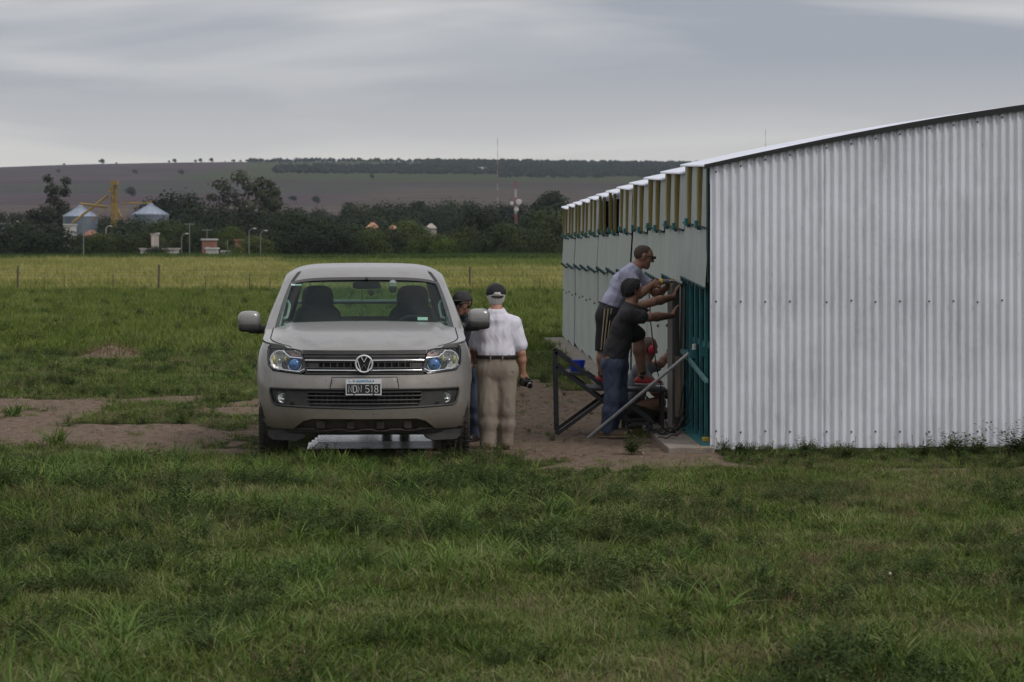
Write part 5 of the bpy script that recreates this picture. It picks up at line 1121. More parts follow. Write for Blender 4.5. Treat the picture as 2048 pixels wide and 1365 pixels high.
# ------------------------------------------------------------------ people: bodies grown from blended limb volumes
def surface_nets(D, lo, h):
    s = D < 0; nx, ny, nz_ = D.shape; c = np.zeros((nx - 1, ny - 1, nz_ - 1, 3), np.float32); cnt = np.zeros((nx - 1, ny - 1, nz_ - 1), np.float32)
    sl = lambda i, n: slice(i, n - 1 + i)
    for ax in range(3):
        for a in (0, 1):
            for b in (0, 1):
                o0 = [0, 0, 0]; oth = [k for k in range(3) if k != ax]; o0[oth[0]] = a; o0[oth[1]] = b; o1 = list(o0); o1[ax] = 1
                A = D[sl(o0[0], nx), sl(o0[1], ny), sl(o0[2], nz_)]; B = D[sl(o1[0], nx), sl(o1[1], ny), sl(o1[2], nz_)]
                m = (A < 0) != (B < 0); t = np.where(m, A / (A - B + 1e-12), 0)
                for k in range(3): c[..., k] += np.where(m, (t if k == ax else o0[k]), 0)
                cnt += m
    act = cnt > 0; ids = -np.ones(act.shape, np.int64); ids[act] = np.arange(act.sum()); ijk = np.argwhere(act)
    V = (ijk + c[act] / cnt[act][:, None]) * h + lo; Fs = []
    for ax in range(3):
        o1, o2 = [k for k in range(3) if k != ax]; sa = [slice(None)] * 3; sa[ax] = slice(0, -1); sb = [slice(None)] * 3; sb[ax] = slice(1, None)
        e = s[tuple(sa)] != s[tuple(sb)]; I = np.argwhere(e); I = I[(I[:, o1] > 0) & (I[:, o2] > 0) & (I[:, o1] < D.shape[o1] - 1) & (I[:, o2] < D.shape[o2] - 1)]
        def g(d1, d2): J = I.copy(); J[:, o1] -= d1; J[:, o2] -= d2; return ids[J[:, 0], J[:, 1], J[:, 2]]
        q = np.stack([g(0, 0), g(1, 0), g(1, 1), g(0, 1)], 1); fl = s[I[:, 0], I[:, 1], I[:, 2]]
        if ax == 1: fl = ~fl
        q[~fl] = q[~fl][:, ::-1]; Fs.append(q)
    Q = np.concatenate(Fs); Q = Q[(Q >= 0).all(1)]; return V, Q
V3 = lambda *a: np.array(a, float)
def unit(v): v = np.array(v, float); return v / (np.linalg.norm(v) + 1e-9)
def C(a, b, ra, rb=None, k=.02, fl=None): return dict(a=np.array(a, float), b=np.array(b, float), ra=ra, rb=ra if rb is None else rb, k=k, fl=fl, sub=False)
def carve(a, b, r, k=.008): d = C(a, b, r, r, k); d['sub'] = True; return d
def sdf_mesh(name, prims, h, m, parent, base, inflate=0.0, planes=(), wrinkle=0.0, wf=26.0, seed=0, wdir=(1, 1, .35), island=False):
    pts = np.array([p[k] for p in prims for k in ('a', 'b')]); R = max(max(p['ra'], p['rb']) for p in prims) + inflate + .03 + wrinkle
    lo = pts.min(0) - R; hi = pts.max(0) + R; n = np.ceil((hi - lo) / h).astype(int) + 1; D = np.full(tuple(n), 1.0, np.float32)
    ax = [lo[i] + h * np.arange(n[i]) for i in range(3)]
    for p in prims:
        fk = p['fl'][1] if p['fl'] else 1; r = max(p['ra'], p['rb']) / min(1, fk if fk > 0 else 1) + inflate + p['k'] + 3 * h + wrinkle + .01
        i0 = np.maximum(0, ((np.minimum(p['a'], p['b']) - r - lo) / h).astype(int)); i1 = np.minimum(n, ((np.maximum(p['a'], p['b']) + r - lo) / h).astype(int) + 2)
        s = tuple(slice(a, b) for a, b in zip(i0, i1)); X = ax[0][s[0]][:, None, None] - p['a'][0]; Y_ = ax[1][s[1]][None, :, None] - p['a'][1]; Z = ax[2][s[2]][None, None, :] - p['a'][2]
        ab = p['b'] - p['a']
        if p['fl']:
            nn = unit(p['fl'][0]); f = p['fl'][1] - 1; dn = X * nn[0] + Y_ * nn[1] + Z * nn[2]; X = X + dn * nn[0] * f; Y_ = Y_ + dn * nn[1] * f; Z = Z + dn * nn[2] * f; ab = ab + nn * (ab @ nn) * f
        L2 = ab @ ab; t = np.clip((X * ab[0] + Y_ * ab[1] + Z * ab[2]) / L2, 0, 1) if L2 > 1e-9 else 0
        d = np.sqrt((X - t * ab[0]) ** 2 + (Y_ - t * ab[1]) ** 2 + (Z - t * ab[2]) ** 2) - (p['ra'] + (p['rb'] - p['ra']) * t)
        if p['fl'] and fk > 1: d = d / (1 + (fk - 1) * .35)
        d = d.astype(np.float32); E = D[s]; k = p['k']
        if p['sub']: d = -d; hh = np.clip(.5 - .5 * (E - d) / k, 0, 1); D[s] = E * (1 - hh) + d * hh + k * hh * (1 - hh)
        else: hh = np.clip(.5 + .5 * (E - d) / k, 0, 1); D[s] = E * (1 - hh) + d * hh - k * hh * (1 - hh)
    D -= inflate
    if wrinkle:
        X = ax[0][:, None, None]; Y_ = ax[1][None, :, None]; Z = ax[2][None, None, :]; r = np.random.default_rng(seed); W = 0
        for j in range(5):
            v = r.normal(size=3) * np.array(wdir) ; v2 = r.normal(size=3) * .4; a = wf * (.6 + .28 * j); ph = (X * v[0] + Y_ * v[1] + Z * v[2]) * a + r.uniform(0, 6) + 1.6 * np.sin((X * v2[0] + Y_ * v2[1] + Z * v2[2]) * a * .9 + j)
            W = W + (np.sin(ph) + .5 * np.sin(ph * 2.3 + 1.3)) / (1 + .2 * j)
        D += (W * wrinkle * .4).astype(np.float32)
    for c, nrm in planes:
        nrm = unit(nrm); pl = ((ax[0] - c[0]) * nrm[0])[:, None, None] + ((ax[1] - c[1]) * nrm[1])[None, :, None] + ((ax[2] - c[2]) * nrm[2])[None, None, :]; D = np.maximum(D, pl.astype(np.float32))
    D[0] = D[-1] = 1; D[:, 0] = D[:, -1] = 1; D[:, :, 0] = D[:, :, -1] = 1
    V, Q = surface_nets(D, lo, h); V = V - np.array(base); o = link(name, np_mesh(name, V, Q, m, True), parent); return o
def skinm(name, col, rough=.55): return mat(name, col, rough, var=.12, scale=18)
def head_prims(c, fd, up=(0, 0, 1), s=1.0):
    fd = unit(fd); up = unit(np.array(up) - fd * (np.array(up) @ fd)); sd = np.cross(fd, up); q = lambda f, u, r=0: np.array(c) + (fd * f + up * u + sd * r) * s
    P_ = [C(q(-.018, .028), q(.008, .032), .082 * s, .080 * s, .02), C(q(.02, -.005), q(.03, -.05), .066 * s, .050 * s, .03), C(q(.035, -.055), q(.052, -.088), .042 * s, .030 * s, .025),
          C(q(.082, .02), q(.100, -.022), .010 * s, .015 * s, .012), C(q(.074, .034, -.03), q(.074, .034, .03), .014 * s, None, .015), C(q(.066, -.052, -.018), q(.066, -.052, .018), .012 * s, None, .012), C(q(.066, -.066, -.012), q(.066, -.066, .012), .011 * s, None, .01),
          C(q(.05, -.02, -.042), q(.045, -.03, -.045), .02 * s, None, .02), C(q(.05, -.02, .042), q(.045, -.03, .045), .02 * s, None, .02)]
    for r in (-1, 1): P_ += [C(q(-.010, .015, r * .083), q(-.004, -.018, r * .078), .017 * s, .011 * s, .006, (sd, 1.6)), carve(q(.088, .012, r * .032), q(.088, .012, r * .034), .012 * s), ]
    P_.append(carve(q(.085, -.0585, -.02), q(.085, -.0585, .02), .004 * s, .004)); return P_, q
def hand_prims(w, d, pn, curl=.5, s=1.0, thumb=1, spread=.06):
    """w wrist, d direction of the palm, pn the way the palm faces"""
    d = unit(d); pn = unit(np.array(pn) - d * (np.array(pn) @ d)); sd = np.cross(d, pn) * thumb; w = np.array(w, float); P_ = [C(w, w + d * .03 * s, .027 * s, .032 * s, .015, (pn, 1.5)), C(w + d * .035 * s + sd * .018 * s, w + d * .078 * s + sd * .024 * s, .022 * s, .020 * s, .012, (pn, 1.5)), C(w + d * .035 * s - sd * .014 * s, w + d * .076 * s - sd * .022 * s, .022 * s, .019 * s, .012, (pn, 1.5))]
    for i, (o, L) in enumerate(((.031, .072), (.0105, .080), (-.0105, .075), (-.030, .060))):
        b = w + d * (.083 - .004 * abs(i - 1)) * s + sd * o * s; dd = unit(d + sd * o * spread * 20); c1 = curl; p1 = b + unit(dd * math.cos(c1 * .8) + pn * math.sin(c1 * .8)) * L * .5 * s; p2 = p1 + unit(dd * math.cos(c1 * 1.7) + pn * math.sin(c1 * 1.7)) * L * .5 * s
        P_ += [C(b, p1, .0095 * s, .0088 * s, .004), C(p1, p2, .0088 * s, .0070 * s, .004)]
    tb = w + d * .030 * s + sd * .026 * s; t1 = tb + unit(d * .6 + sd * .75 + pn * .35) * .042 * s; t2 = t1 + unit(d * .9 + sd * .25 + pn * (.3 + curl * .5)) * .034 * s; P_ += [C(tb, t1, .014 * s, .011 * s, .008), C(t1, t2, .011 * s, .009 * s, .005)]; return P_
def limb(a, m, b, r1, r2, r3, k=.02, bulge=.0): a, m, b = map(np.array, (a, m, b)); return [C(a, m, r1, r2, k), C(m, m + (b - m) * .35, r2, r2 * (1 + bulge), k), C(m + (b - m) * .35, b, r2 * (1 + bulge), r3, k)]
def torso(chest, waist, pelvis, shL, shR, hpL, hpR, side, fat=0.0):
    """side: unit vector from the left to the right of the body"""
    side = unit(side); up = unit(np.array(chest) - np.array(pelvis)); fw = unit(np.cross(up, side)); chest, waist, pelvis = map(lambda v: np.array(v, float), (chest, waist, pelvis)); f = (fw, 1.25)
    sh = (np.array(shL) + np.array(shR)) / 2; P_ = [C(shL, shR, .062, None, .04), C(sh - side * .06, chest - side * .06, .085, .115, .05, f), C(sh + side * .06, chest + side * .06, .085, .115, .05, f), C(chest - side * .05, waist - side * .045, .118, .105 + fat, .05, f), C(chest + side * .05, waist + side * .045, .118, .105 + fat, .05, f), C(waist - side * .045, pelvis - side * .05, .105 + fat, .112 + fat * .7, .05, f), C(waist + side * .045, pelvis + side * .05, .105 + fat, .112 + fat * .7, .05, f), C(hpL, hpR, .095 + fat * .3, None, .04)]
    return P_
jeans = mat('blue_jeans', (.030, .045, .085), .9, col2=(.065, .085, .135), scale=7, bump=.3, bscale=220); khaki = mat('khaki_cotton', (.18, .150, .120), .9, col2=(.25, .212, .172), scale=4, bump=.2, bscale=150)
white_c = mat('white_shirt', (.60, .58, .66), .85, var=.05, scale=6); lav = mat('lavender_tee', (.36, .36, .48), .9, var=.08, scale=8); charc = mat('charcoal_tee', (.024, .023, .025), .92, var=.25, scale=6); blk = mat('black_cloth', (.012, .012, .014), .9, var=.2, scale=8)
olive = mat('olive_trousers', (.040, .038, .028), .92, var=.25, scale=7); grey_t = mat('grey_tee', (.14, .155, .175), .9, var=.12, scale=9); skinA = skinm('fair_skin', (.36, .185, .125)); skinB = skinm('tanned_skin', (.235, .120, .080)); skinC = skinm('brown_skin', (.20, .105, .072))
white_hair = mat('white_hair', (.42, .40, .38), .8, var=.2, scale=60, bump=.6, bscale=200, stretch=(1, 1, .3)); dark_hair = mat('dark_hair', (.014, .011, .010), .75, var=.5, scale=60, bump=.8, bscale=180, stretch=(1, 1, .3)); short_hair = mat('cropped_hair', (.045, .028, .020), .8, var=.3, scale=80)
red_shoe = mat('red_shoe', (.36, .025, .03), .6, var=.15, scale=30); sole_w = mat('pale_sole', (.45, .42, .38), .7); brown_shoe = mat('brown_shoe', (.115, .075, .048), .8, var=.25, scale=20); glassk = mat('sunglass_black', (.006, .006, .007), .12); leather = mat('black_leather', (.015, .013, .012), .5)
stripe_m = mat('tan_stripe', (.34, .27, .17), .8); sock = mat('dark_sock', (.02, .02, .022), .9)
def shoe(name, heel, toe, m, parent, base, solem, w=.045):
    heel = np.array(heel, float); toe = np.array(toe, float); d = unit(toe - heel); o = sdf_mesh(name, [C(heel + [0, 0, .048], heel + d * .08 + [0, 0, .05], .040, .042, .02), C(heel + d * .03 + [0, 0, .075], heel + d * .05 + [0, 0, .095], .036, .036, .02), C(heel + d * .08 + [0, 0, .045], toe - d * .035 + [0, 0, .036], w, .036, .02)], .006, m, parent, base, planes=((heel + [0, 0, .018], (0, 0, -1)),))
    sdf_mesh('sole', [C(heel + [0, 0, .035], heel + d * .12 + [0, 0, .035], .042, .044, .02), C(heel + d * .12 + [0, 0, .035], toe - d * .03 + [0, 0, .035], .047, .038, .02)], .006, solem, o, base, planes=((heel + [0, 0, .0], (0, 0, -1)), (heel + [0, 0, .024], (0, 0, 1)))); return o
def glasses(q, parent, base, m=glassk):
    mb = MB()
    for r in (-1, 1): mb.superell(q(.098, .013, r * .033) - base, (.026, .026, .018), .8, 16, 8); mb.tube([q(.092, .018, r * .058) - base, q(.03, .016, r * .083) - base, q(-.01, .012, r * .085) - base], .0035, 5)
    mb.tube([q(.105, .016, -.012) - base, q(.105, .016, .012) - base], .004, 5); return mb.build('sunglasses', m, parent, smooth=True)
H = .0065
DO = .3
# ---- 1 the old man seen from behind
def px(a, b, Y): return P(a, b, Y)
b0 = px(993, 903, 23.98 + DO); b0[2] = 0
o = thing('person', 'man seen from behind in white short-sleeved shirt, khaki trousers and black cap beside the pickup', 'person', tuple(b0))
hc = px(991.5, 594, 24.05 + DO); hp, q = head_prims(hc, (-.15, 1, .05), s=1.0); sh = (px(962, 646, 24.0 + DO), px(1026, 648, 24.0 + DO)); chest = px(994, 668, 24.0 + DO); waist = px(994, 706, 23.98 + DO); pel = px(994, 735, 23.98 + DO); hps = (px(977, 742, 23.98 + DO), px(1012, 742, 23.98 + DO))
T_ = torso(chest, waist, pel, sh[0], sh[1], hps[0], hps[1], (1, 0, 0), .004)
kn = (px(975, 822, 23.94 + DO), px(1012, 822, 23.98 + DO)); an = (px(975, 893, 23.9 + DO), px(1010, 893, 24.02 + DO)); elR = px(1043, 706, 23.98 + DO); wrR = px(1046, 745, 24.03 + DO); elL = px(950, 695, 24.1 + DO); wrL = px(948, 716, 24.35 + DO)
legs = limb(hps[0], kn[0], an[0], .088, .058, .042, .03, .05) + limb(hps[1], kn[1], an[1], .088, .058, .042, .03, .05); arms = limb(sh[1], elR, wrR, .048, .038, .026, .02, .08) + limb(sh[0], elL, wrL, .048, .038, .026, .02, .08)
body = hp + [C(px(993, 612, 24.02 + DO), px(993, 632, 24.0 + DO), .054, .062, .02)] + T_ + legs + arms + hand_prims(wrR, (.05, .15, -1), (-.5, .8, 0), .9, 1.0, 1) + hand_prims(wrL, (0, 1, -.2), (-1, 0, 0), .5) + [C(an[i], an[i] + [0, .10, -.035], .036, .028, .02) for i in (0, 1)]
sdf_mesh('body', body, H, skinA, o, b0)
shirt = T_ + [C(sh[1], px(1040, 690, 23.99 + DO), .056, .058, .03), C(sh[0], px(952, 688, 24.06 + DO), .056, .058, .03), C(px(993, 628, 24.0 + DO), px(993, 640, 24.0 + DO), .066, .09, .03)]
sdf_mesh('shirt', shirt, .007, white_c, o, b0, .016, planes=((px(0, 713, 24 + DO), (0, 0, -1)), (px(993, 618, 24 + DO), (0, -.1, 1))), wrinkle=0.0065, wf=30, seed=3, wdir=(1, .6, .22))
sdf_mesh('collar', [C(px(989, 622, 24.03 + DO), px(997, 622, 24.03 + DO), .052, .052, .03)], .006, white_c, o, b0, .008, planes=((px(0, 618, 24 + DO), (0, -.2, 1)), (px(0, 628, 24 + DO), (0, 0, -1))))
tro = [C(p['a'], p['b'], p['ra'] + .006, p['rb'] + .022, .03) for p in legs] + [C(hps[0], hps[1], .10, .10, .04, ((0, 1, 0), 1.1)), C(waist - [.05, 0, .03], pel - [.05, 0, 0], .117, .120, .04, ((0, 1, 0), 1.2)), C(waist + [.05, 0, -.03], pel + [.05, 0, 0], .117, .120, .04, ((0, 1, 0), 1.2))]
sdf_mesh('trousers', tro, .007, khaki, o, b0, .013, planes=((px(0, 711, 24 + DO), (0, 0, 1)), (V3(0, 0, .025), (0, 0, -1))), wrinkle=.0055, wf=24, seed=8, wdir=(1, .8, .2))
bl = [C(waist - [.05, 0, .02], waist + [.05, 0, -.02], .130, .130, .03, ((0, 1, 0), 1.2))]; bt = sdf_mesh('belt', bl, .006, leather, o, b0, .021, planes=((px(0, 710, 24 + DO), (0, 0, 1)), (px(0, 717, 24 + DO), (0, 0, -1))))
for dx in (-.12, -.06, .055, .115): MB().bbox(px(994, 713.5, 24.0 + DO) + [dx, -.150 + dx * dx * 2.2, 0] - b0, (.012, .012, .05), .003).build('belt_loop', khaki, o)
MB().bbox(px(1017, 742, 24.0 + DO) + [0, -.122, 0] - b0, (.11, .006, .014), .002).build('pocket_welt', khaki, o)
sdf_mesh('hair', [C(q(-.02, .02), q(.0, .02), .088, .086, .02), C(q(-.03, -.03), q(-.02, -.045), .066, .058, .02)], .006, white_hair, o, b0, .004, planes=((q(.015, 0), q(1, .15) - q(0, 0)), (q(0, -.075), (0, 0, -1))))
cp = sdf_mesh('cap', [C(q(-.018, .035), q(.006, .038), .089, .088, .02)], .006, blk, o, b0, .006, planes=((q(0, .006), q(-.10, -1) - q(0, 0)), ), wrinkle=0.0020)
MB().superell(q(.13, .04) - b0, (.075, .075, .010), .9, 18, 6).build('brim', blk, cp, smooth=True)
MB().tube([q(-.098, .012, -.055) - b0, q(-.112, .004, -.02) - b0, q(-.112, .004, .02) - b0, q(-.098, .012, .055) - b0], .010, 6).build('cap_strap', blk, cp, smooth=True); sdf_mesh('cap_opening', [C(q(-.098, .032, -.012), q(-.098, .032, .012), .024, .024, .01)], .005, white_hair, cp, b0)
for i in (0, 1): shoe('shoe', (an[i][0], an[i][1] - .05, 0), (an[i][0] + .01 * (i * 2 - 1), an[i][1] + .2, 0), brown_shoe, o, b0, leather)
cam_ = thing('camera', 'small black camera with lens in the hand of the man in khaki trousers', 'camera', tuple(px(1051, 766, 24.02 + DO))); MB().bbox((0, 0, 0), (.125, .05, .075), .012).build('camera_body', leather, cam_, smooth=True); MB().lathe([(0, -.085), (.026, -.085), (.030, -.03), (.032, 0)], (.01, 0, 0), 'y', 20).build('lens_barrel', glassk, cam_, smooth=True); MB().lathe([(.026, -.087), (.031, -.086), (.031, -.078)], (.01, 0, 0), 'y', 20).build('lens_ring', chrome, cam_, smooth=True); MB().bbox((.01, 0, .045), (.045, .035, .022), .006).build('viewfinder', leather, cam_); cam_.rotation_euler = (.3, .25, .5)
# ---- 2 man looking round the windscreen pillar
b0 = px(956, 895, 25.3); b0[2] = 0
o = thing('person', 'man in dark cap and sunglasses peering out between windscreen pillar and door mirror', 'person', tuple(b0))
hc = px(924.5, 608, 25.1); fd = (-.55, -1, -.1); hp, q = head_prims(hc, fd, (.0, 0, 1)); sh = (px(970, 652, 25.45), px(938, 652, 25.1)); chest = px(952, 672, 25.3); waist = px(956, 712, 25.32); pel = px(958, 742, 25.33); hps = (px(966, 748, 25.4), px(950, 748, 25.25)); side = sh[1] - sh[0]
T_ = torso(chest, waist, pel, sh[0], sh[1], hps[0], hps[1], side); kn = (px(968, 812, 25.4), px(952, 812, 25.2)); an = (px(968, 878, 25.45), px(951, 878, 25.25)); el = (px(975, 690, 25.3), px(938, 700, 25.0)); wr = (px(958, 715, 25.05), px(938, 665, 24.9))
el = (px(972, 695, 25.4), px(940, 695, 25.05)); wr = (px(960, 715, 25.2), px(942, 720, 25.0))
legs = limb(hps[0], kn[0], an[0], .085, .056, .04, .03) + limb(hps[1], kn[1], an[1], .085, .056, .04, .03); arms = limb(sh[0], el[0], wr[0], .048, .038, .027) + limb(sh[1], el[1], wr[1], .048, .038, .027)
sdf_mesh('body', hp + [C(px(929, 622, 25.12), px(943, 640, 25.2), .052, .062, .02)] + T_ + legs + arms + hand_prims(wr[0], (-.3, -.3, -1), (-1, 0, 0), .6) + hand_prims(wr[1], (0, -.2, -1), (-1, 0, 0), .6), H, skinC, o, b0)
sdf_mesh('shirt', T_ + [C(sh[i], sh[i] + (el[i] - sh[i]) * .75, .055, .056, .03) for i in (0, 1)] + [C(px(932, 630, 25.13), px(943, 642, 25.2), .058, .07, .02)], .008, mat('navy_shirt', (.022, .026, .036), .9, var=.2, scale=8), o, b0, .015, planes=((px(0, 735, 25.3), (0, 0, -1)), (px(935, 627, 25.15), (-.4, 0, 1))), wrinkle=0.0050, seed=5)
sdf_mesh('trousers', [C(p['a'], p['b'], p['ra'] + .005, p['rb'] + .018, .03) for p in legs] + [C(hps[0], hps[1], .11, .11, .04), C(waist, pel, .13, .13, .04)], .009, jeans, o, b0, .012, planes=((px(0, 722, 25.3), (0, 0, 1)), (V3(0, 0, .03), (0, 0, -1))), wrinkle=0.0050, seed=6)
sdf_mesh('hair', [C(q(-.025, .02), q(-.01, .02), .086, .084, .02)], .006, dark_hair, o, b0, .004, planes=((q(.01, 0), q(1, .1) - q(0, 0)), (q(0, -.06), (0, 0, -1))))
cp = sdf_mesh('cap', [C(q(-.018, .035), q(.006, .038), .089, .088, .02)], .006, mat('charcoal_cap', (.03, .028, .03), .9, var=.3, scale=20), o, b0, .006, planes=((q(0, .03), (0, 0, -1)),)); MB().superell(q(.115, .042) - b0, (.07, .07, .009), .9, 18, 6).build('brim', blk, cp, smooth=True); glasses(q, o, b0)
for i in (0, 1): shoe('shoe', (an[i][0] + .02, an[i][1] + .04, 0), (an[i][0] - .06, an[i][1] - .19, 0), leather, o, b0, leather)
# ---- 3 man with the drill, standing up on the steps
Y3 = 26.35; b0 = px(1235, 772, Y3); b0[2] = .45
o = thing('person', 'man in lavender T-shirt, black striped shorts and red shoes leaning to drill into the wall', 'person', tuple(b0))
hc = px(1287, 514, Y3 + .12); fd = (1, .12, -.22); hp, q = head_prims(hc, fd, (.15, 0, 1), 1.05); sh = (px(1257, 548, Y3 + .32), px(1256, 552, Y3 - .08)); shN = px(1254, 550, Y3 - .10); shF = px(1268, 548, Y3 + .30)
chest = px(1246, 568, Y3 + .1); waist = px(1228, 604, Y3 + .1); pel = px(1219, 626, Y3 + .1); hps = (px(1222, 634, Y3 + .20), px(1216, 634, Y3 - .01)); side = shN - shF
T_ = torso(chest, waist, pel, shF, shN, hps[0], hps[1], side, .01); kF = px(1276, 672, Y3 + .24); aF = px(1284, 752, Y3 + .22); kN = px(1207, 700, Y3 - .03); aN = px(1204, 750, Y3 - .03)
elN = px(1278, 590, Y3 - .16); wrN = px(1303, 570, Y3 - .06); elF = px(1314, 590, Y3 + .32); wrF = px(1334, 574, Y3 + .14)
legs = limb(hps[0], kF, aF, .092, .060, .038, .03, .12) + limb(hps[1], kN, aN, .092, .058, .038, .03, .12); arms = limb(shN, elN, wrN, .052, .042, .030, .02, .08) + limb(shF, elF, wrF, .052, .042, .030, .02, .08)
foot = [C(aF, aF + [.10, 0, -.05], .036, .028, .02), C(aN, aN + [.10, 0, -.05], .036, .028, .02)]
sdf_mesh('body', hp + [C(px(1276, 530, Y3 + .12), px(1266, 546, Y3 + .1), .060, .070, .02)] + T_ + legs + arms + foot + hand_prims(wrN, (1, .2, .05), (0, 1, -.2), 1.1, 1.0, 1) + hand_prims(wrF, (.35, -.3, .8), (1, -.4, 0), 1.2, 1.0, -1), H, skinB, o, b0)
sdf_mesh('shirt', T_ + [C(shN, shN + (elN - shN) * .62, .060, .064, .03), C(shF, shF + (elF - shF) * .55, .060, .064, .03), C(px(1270, 538, Y3 + .11), px(1262, 552, Y3 + .1), .068, .085, .03)], .007, lav, o, b0, .016, planes=((px(1222, 612, Y3), unit(V3(-.35, 0, -1))), (px(1271, 531, Y3), V3(.75, 0, 1))), wrinkle=0.0055, wf=36, seed=11, wdir=(1, .5, .9))
ym = px(0, 705, Y3)[2]
sh_o = sdf_mesh('shorts', [C(hps[0], hps[0] + (kF - hps[0]) * .95, .105, .082, .03), C(hps[1], kN + [0, 0, .0], .105, .078, .03), C(waist, pel, .118, .124, .04, (side, .9)), C(hps[0], hps[1], .12, .12, .04)], .008, blk, o, b0, .012, planes=((px(1224, 607, Y3), V3(.25, 0, 1)), (px(1207, 702, Y3), (0, 0, -1))), wrinkle=0.0045, seed=12)
for j in range(3):
    pts_ = []
    for t in np.linspace(0, 1, 9):
        c_ = hps[1] + np.array([0, 0, .09]) + (kN - hps[1] - np.array([0, 0, .09])) * t; r_ = .105 + (.078 - .105) * t + .030; a_ = -.28 + j * .26; pts_.append(c_ + np.array([math.sin(a_) * r_, -math.cos(a_) * r_ + .0, 0]) - b0)
    MB().tube(pts_, .0075, 5).build('stripe', stripe_m, sh_o)
sdf_mesh('hair', [C(q(-.022, .03), q(.002, .034), .085, .083, .02)], .006, short_hair, o, b0, .002, planes=((q(.035, .06), q(1, -.25) - q(0, 0)), (q(-.05, -.03), q(.5, -1) - q(0, 0)))); glasses(q, o, b0)
shoe('shoe', aF + [-.04, 0, -.10], aF + [.22, 0, -.12], red_shoe, o, b0, sole_w); shoe('shoe', aN + [-.04, 0, -.10], aN + [.22, 0, -.10], red_shoe, o, b0, sole_w)
for a_ in (aF, aN): sdf_mesh('sock', [C(a_ + [0, 0, .03], a_ + [0, 0, -.03], .042, .042, .01)], .007, sock, o, b0)
# drill
dy = Y3 + .02; dr = thing('power_drill', 'yellow and grey electric drill pressed against the wall panels', 'power drill', tuple(px(1316, 566, dy))); yl = mat('drill_yellow', (.58, .40, .02), .45, var=.1, scale=20); gm_ = mat('drill_grey', (.16, .15, .15), .45, .4); s_ = dy / F
base = px(1316, 566, dy); D_ = lambda a, b, d=0: tuple(px(a, b, dy + d) - base)
MB().tube([D_(1302, 566), D_(1312, 565.5), D_(1319, 565)], [.030, .034, .032], 14).build('housing', mat('drill_body', (.05, .045, .04), .5), dr, smooth=True); MB().tube([D_(1319, 564.5), D_(1324.5, 564)], [.037, .034], 14).build('yellow_collar', yl, dr, smooth=True)
MB().tube([D_(1324.5, 564), D_(1331, 563.5), D_(1337, 563)], [.028, .026, .018], 14).build('gearbox', gm_, dr, smooth=True); MB().tube([D_(1337, 563), D_(1342, 562.5), D_(1352, 562)], [.017, .012, .004], 10).build('drill_bit', chrome, dr, smooth=True)
MB().tube([D_(1305, 568), D_(1301, 578), D_(1299, 584)], [.022, .020, .022], 10).build('handle', mat('drill_grip', (.04, .035, .03), .6), dr, smooth=True); MB().tube([D_(1299, 581), D_(1297.5, 588)], [.026, .018], 10).build('yellow_foot', yl, dr, smooth=True)
MB().tube([D_(1333, 572, .06), D_(1334, 560, .02)], [.014, .016], 8).build('side_handle', gm_, dr, smooth=True)
cb = [px(a, b, Y_) for a, b, Y_ in ((1298, 588, dy), (1300, 615, dy), (1301, 640, dy), (1304, 670, dy + .05), (1309, 700, dy + .1), (1312, 730, dy + .1), (1321, 770, dy + .05), (1326, 800, dy), (1327, 830, dy - .1), (1334, 850, dy - .25), (1338, 868, 25.9))]
black_cable = mat('black_cable', (.012, .012, .013), .6); o_ = MB().tube([np.array(p) - cb[0] for p in cb], .0065, 6).build('drill_cord', black_cable, None, tuple(cb[0]), True); props(o_, 'black power cord hanging from the yellow drill to the ground', 'cord')
# ---- 4 man in jeans
Y4 = 25.75; b0 = px(1215, 876, Y4); b0[2] = 0
o = thing('person', 'dark-haired man in charcoal T-shirt and blue jeans pushing the sheet with both hands', 'person', tuple(b0))
hc = px(1263.5, 582, Y4 + .08); fd = (.93, .45, -.05); hp, q = head_prims(hc, fd, (.12, 0, 1)); shN = px(1254, 632, Y4 - .12); shF = px(1269, 616, Y4 + .25); chest = px(1246, 655, Y4 + .05); waist = px(1234, 696, Y4 + .05); pel = px(1228, 722, Y4 + .05); hps = (px(1234, 730, Y4 + .14), px(1224, 730, Y4 - .06)); side = shN - shF
T_ = torso(chest, waist, pel, shF, shN, hps[0], hps[1], side, .02); kN = px(1225, 800, Y4 - .08); aN = px(1214, 861, Y4 - .05); kF = px(1240, 798, Y4 + .16); aF = px(1222, 858, Y4 + .22)
elN = px(1297, 635, Y4 - .05); wrN = px(1345, 632, Y4 + .35); elF = px(1306, 604, Y4 + .3); wrF = px(1347, 595, Y4 + .62)
legs = limb(hps[0], kF, aF, .090, .058, .042, .03, .08) + limb(hps[1], kN, aN, .090, .060, .042, .03, .08); arms = limb(shN, elN, wrN, .052, .043, .029, .02, .10) + limb(shF, elF, wrF, .052, .043, .029, .02, .10)
sdf_mesh('body', hp + [C(px(1262, 602, Y4 + .07), px(1258, 622, Y4 + .05), .056, .066, .02)] + T_ + legs + arms + hand_prims(wrN, (.35, .5, .9), (1, .3, 0), .35, 1.0, 1) + hand_prims(wrF, (.3, .3, 1), (1, .3, 0), .3, 1.0, 1) + [C(aN, aN + [.10, 0, -.04], .036, .03, .02), C(aF, aF + [.10, 0, -.04], .036, .03, .02)], H, skinB, o, b0)
tee = sdf_mesh('shirt', T_ + [C(shN, shN + (elN - shN) * .62, .060, .062, .03), C(shF, shF + (elF - shF) * .5, .058, .062, .03), C(px(1261, 614, Y4 + .06), px(1257, 626, Y4 + .05), .064, .08, .03)], .007, charc, o, b0, .017, planes=((px(1230, 716, Y4), V3(-.12, 0, -1)), (px(1262, 607, Y4 + .07), V3(.35, 0, 1))), wrinkle=0.0055, wf=34, seed=21, wdir=(1, .6, .8))
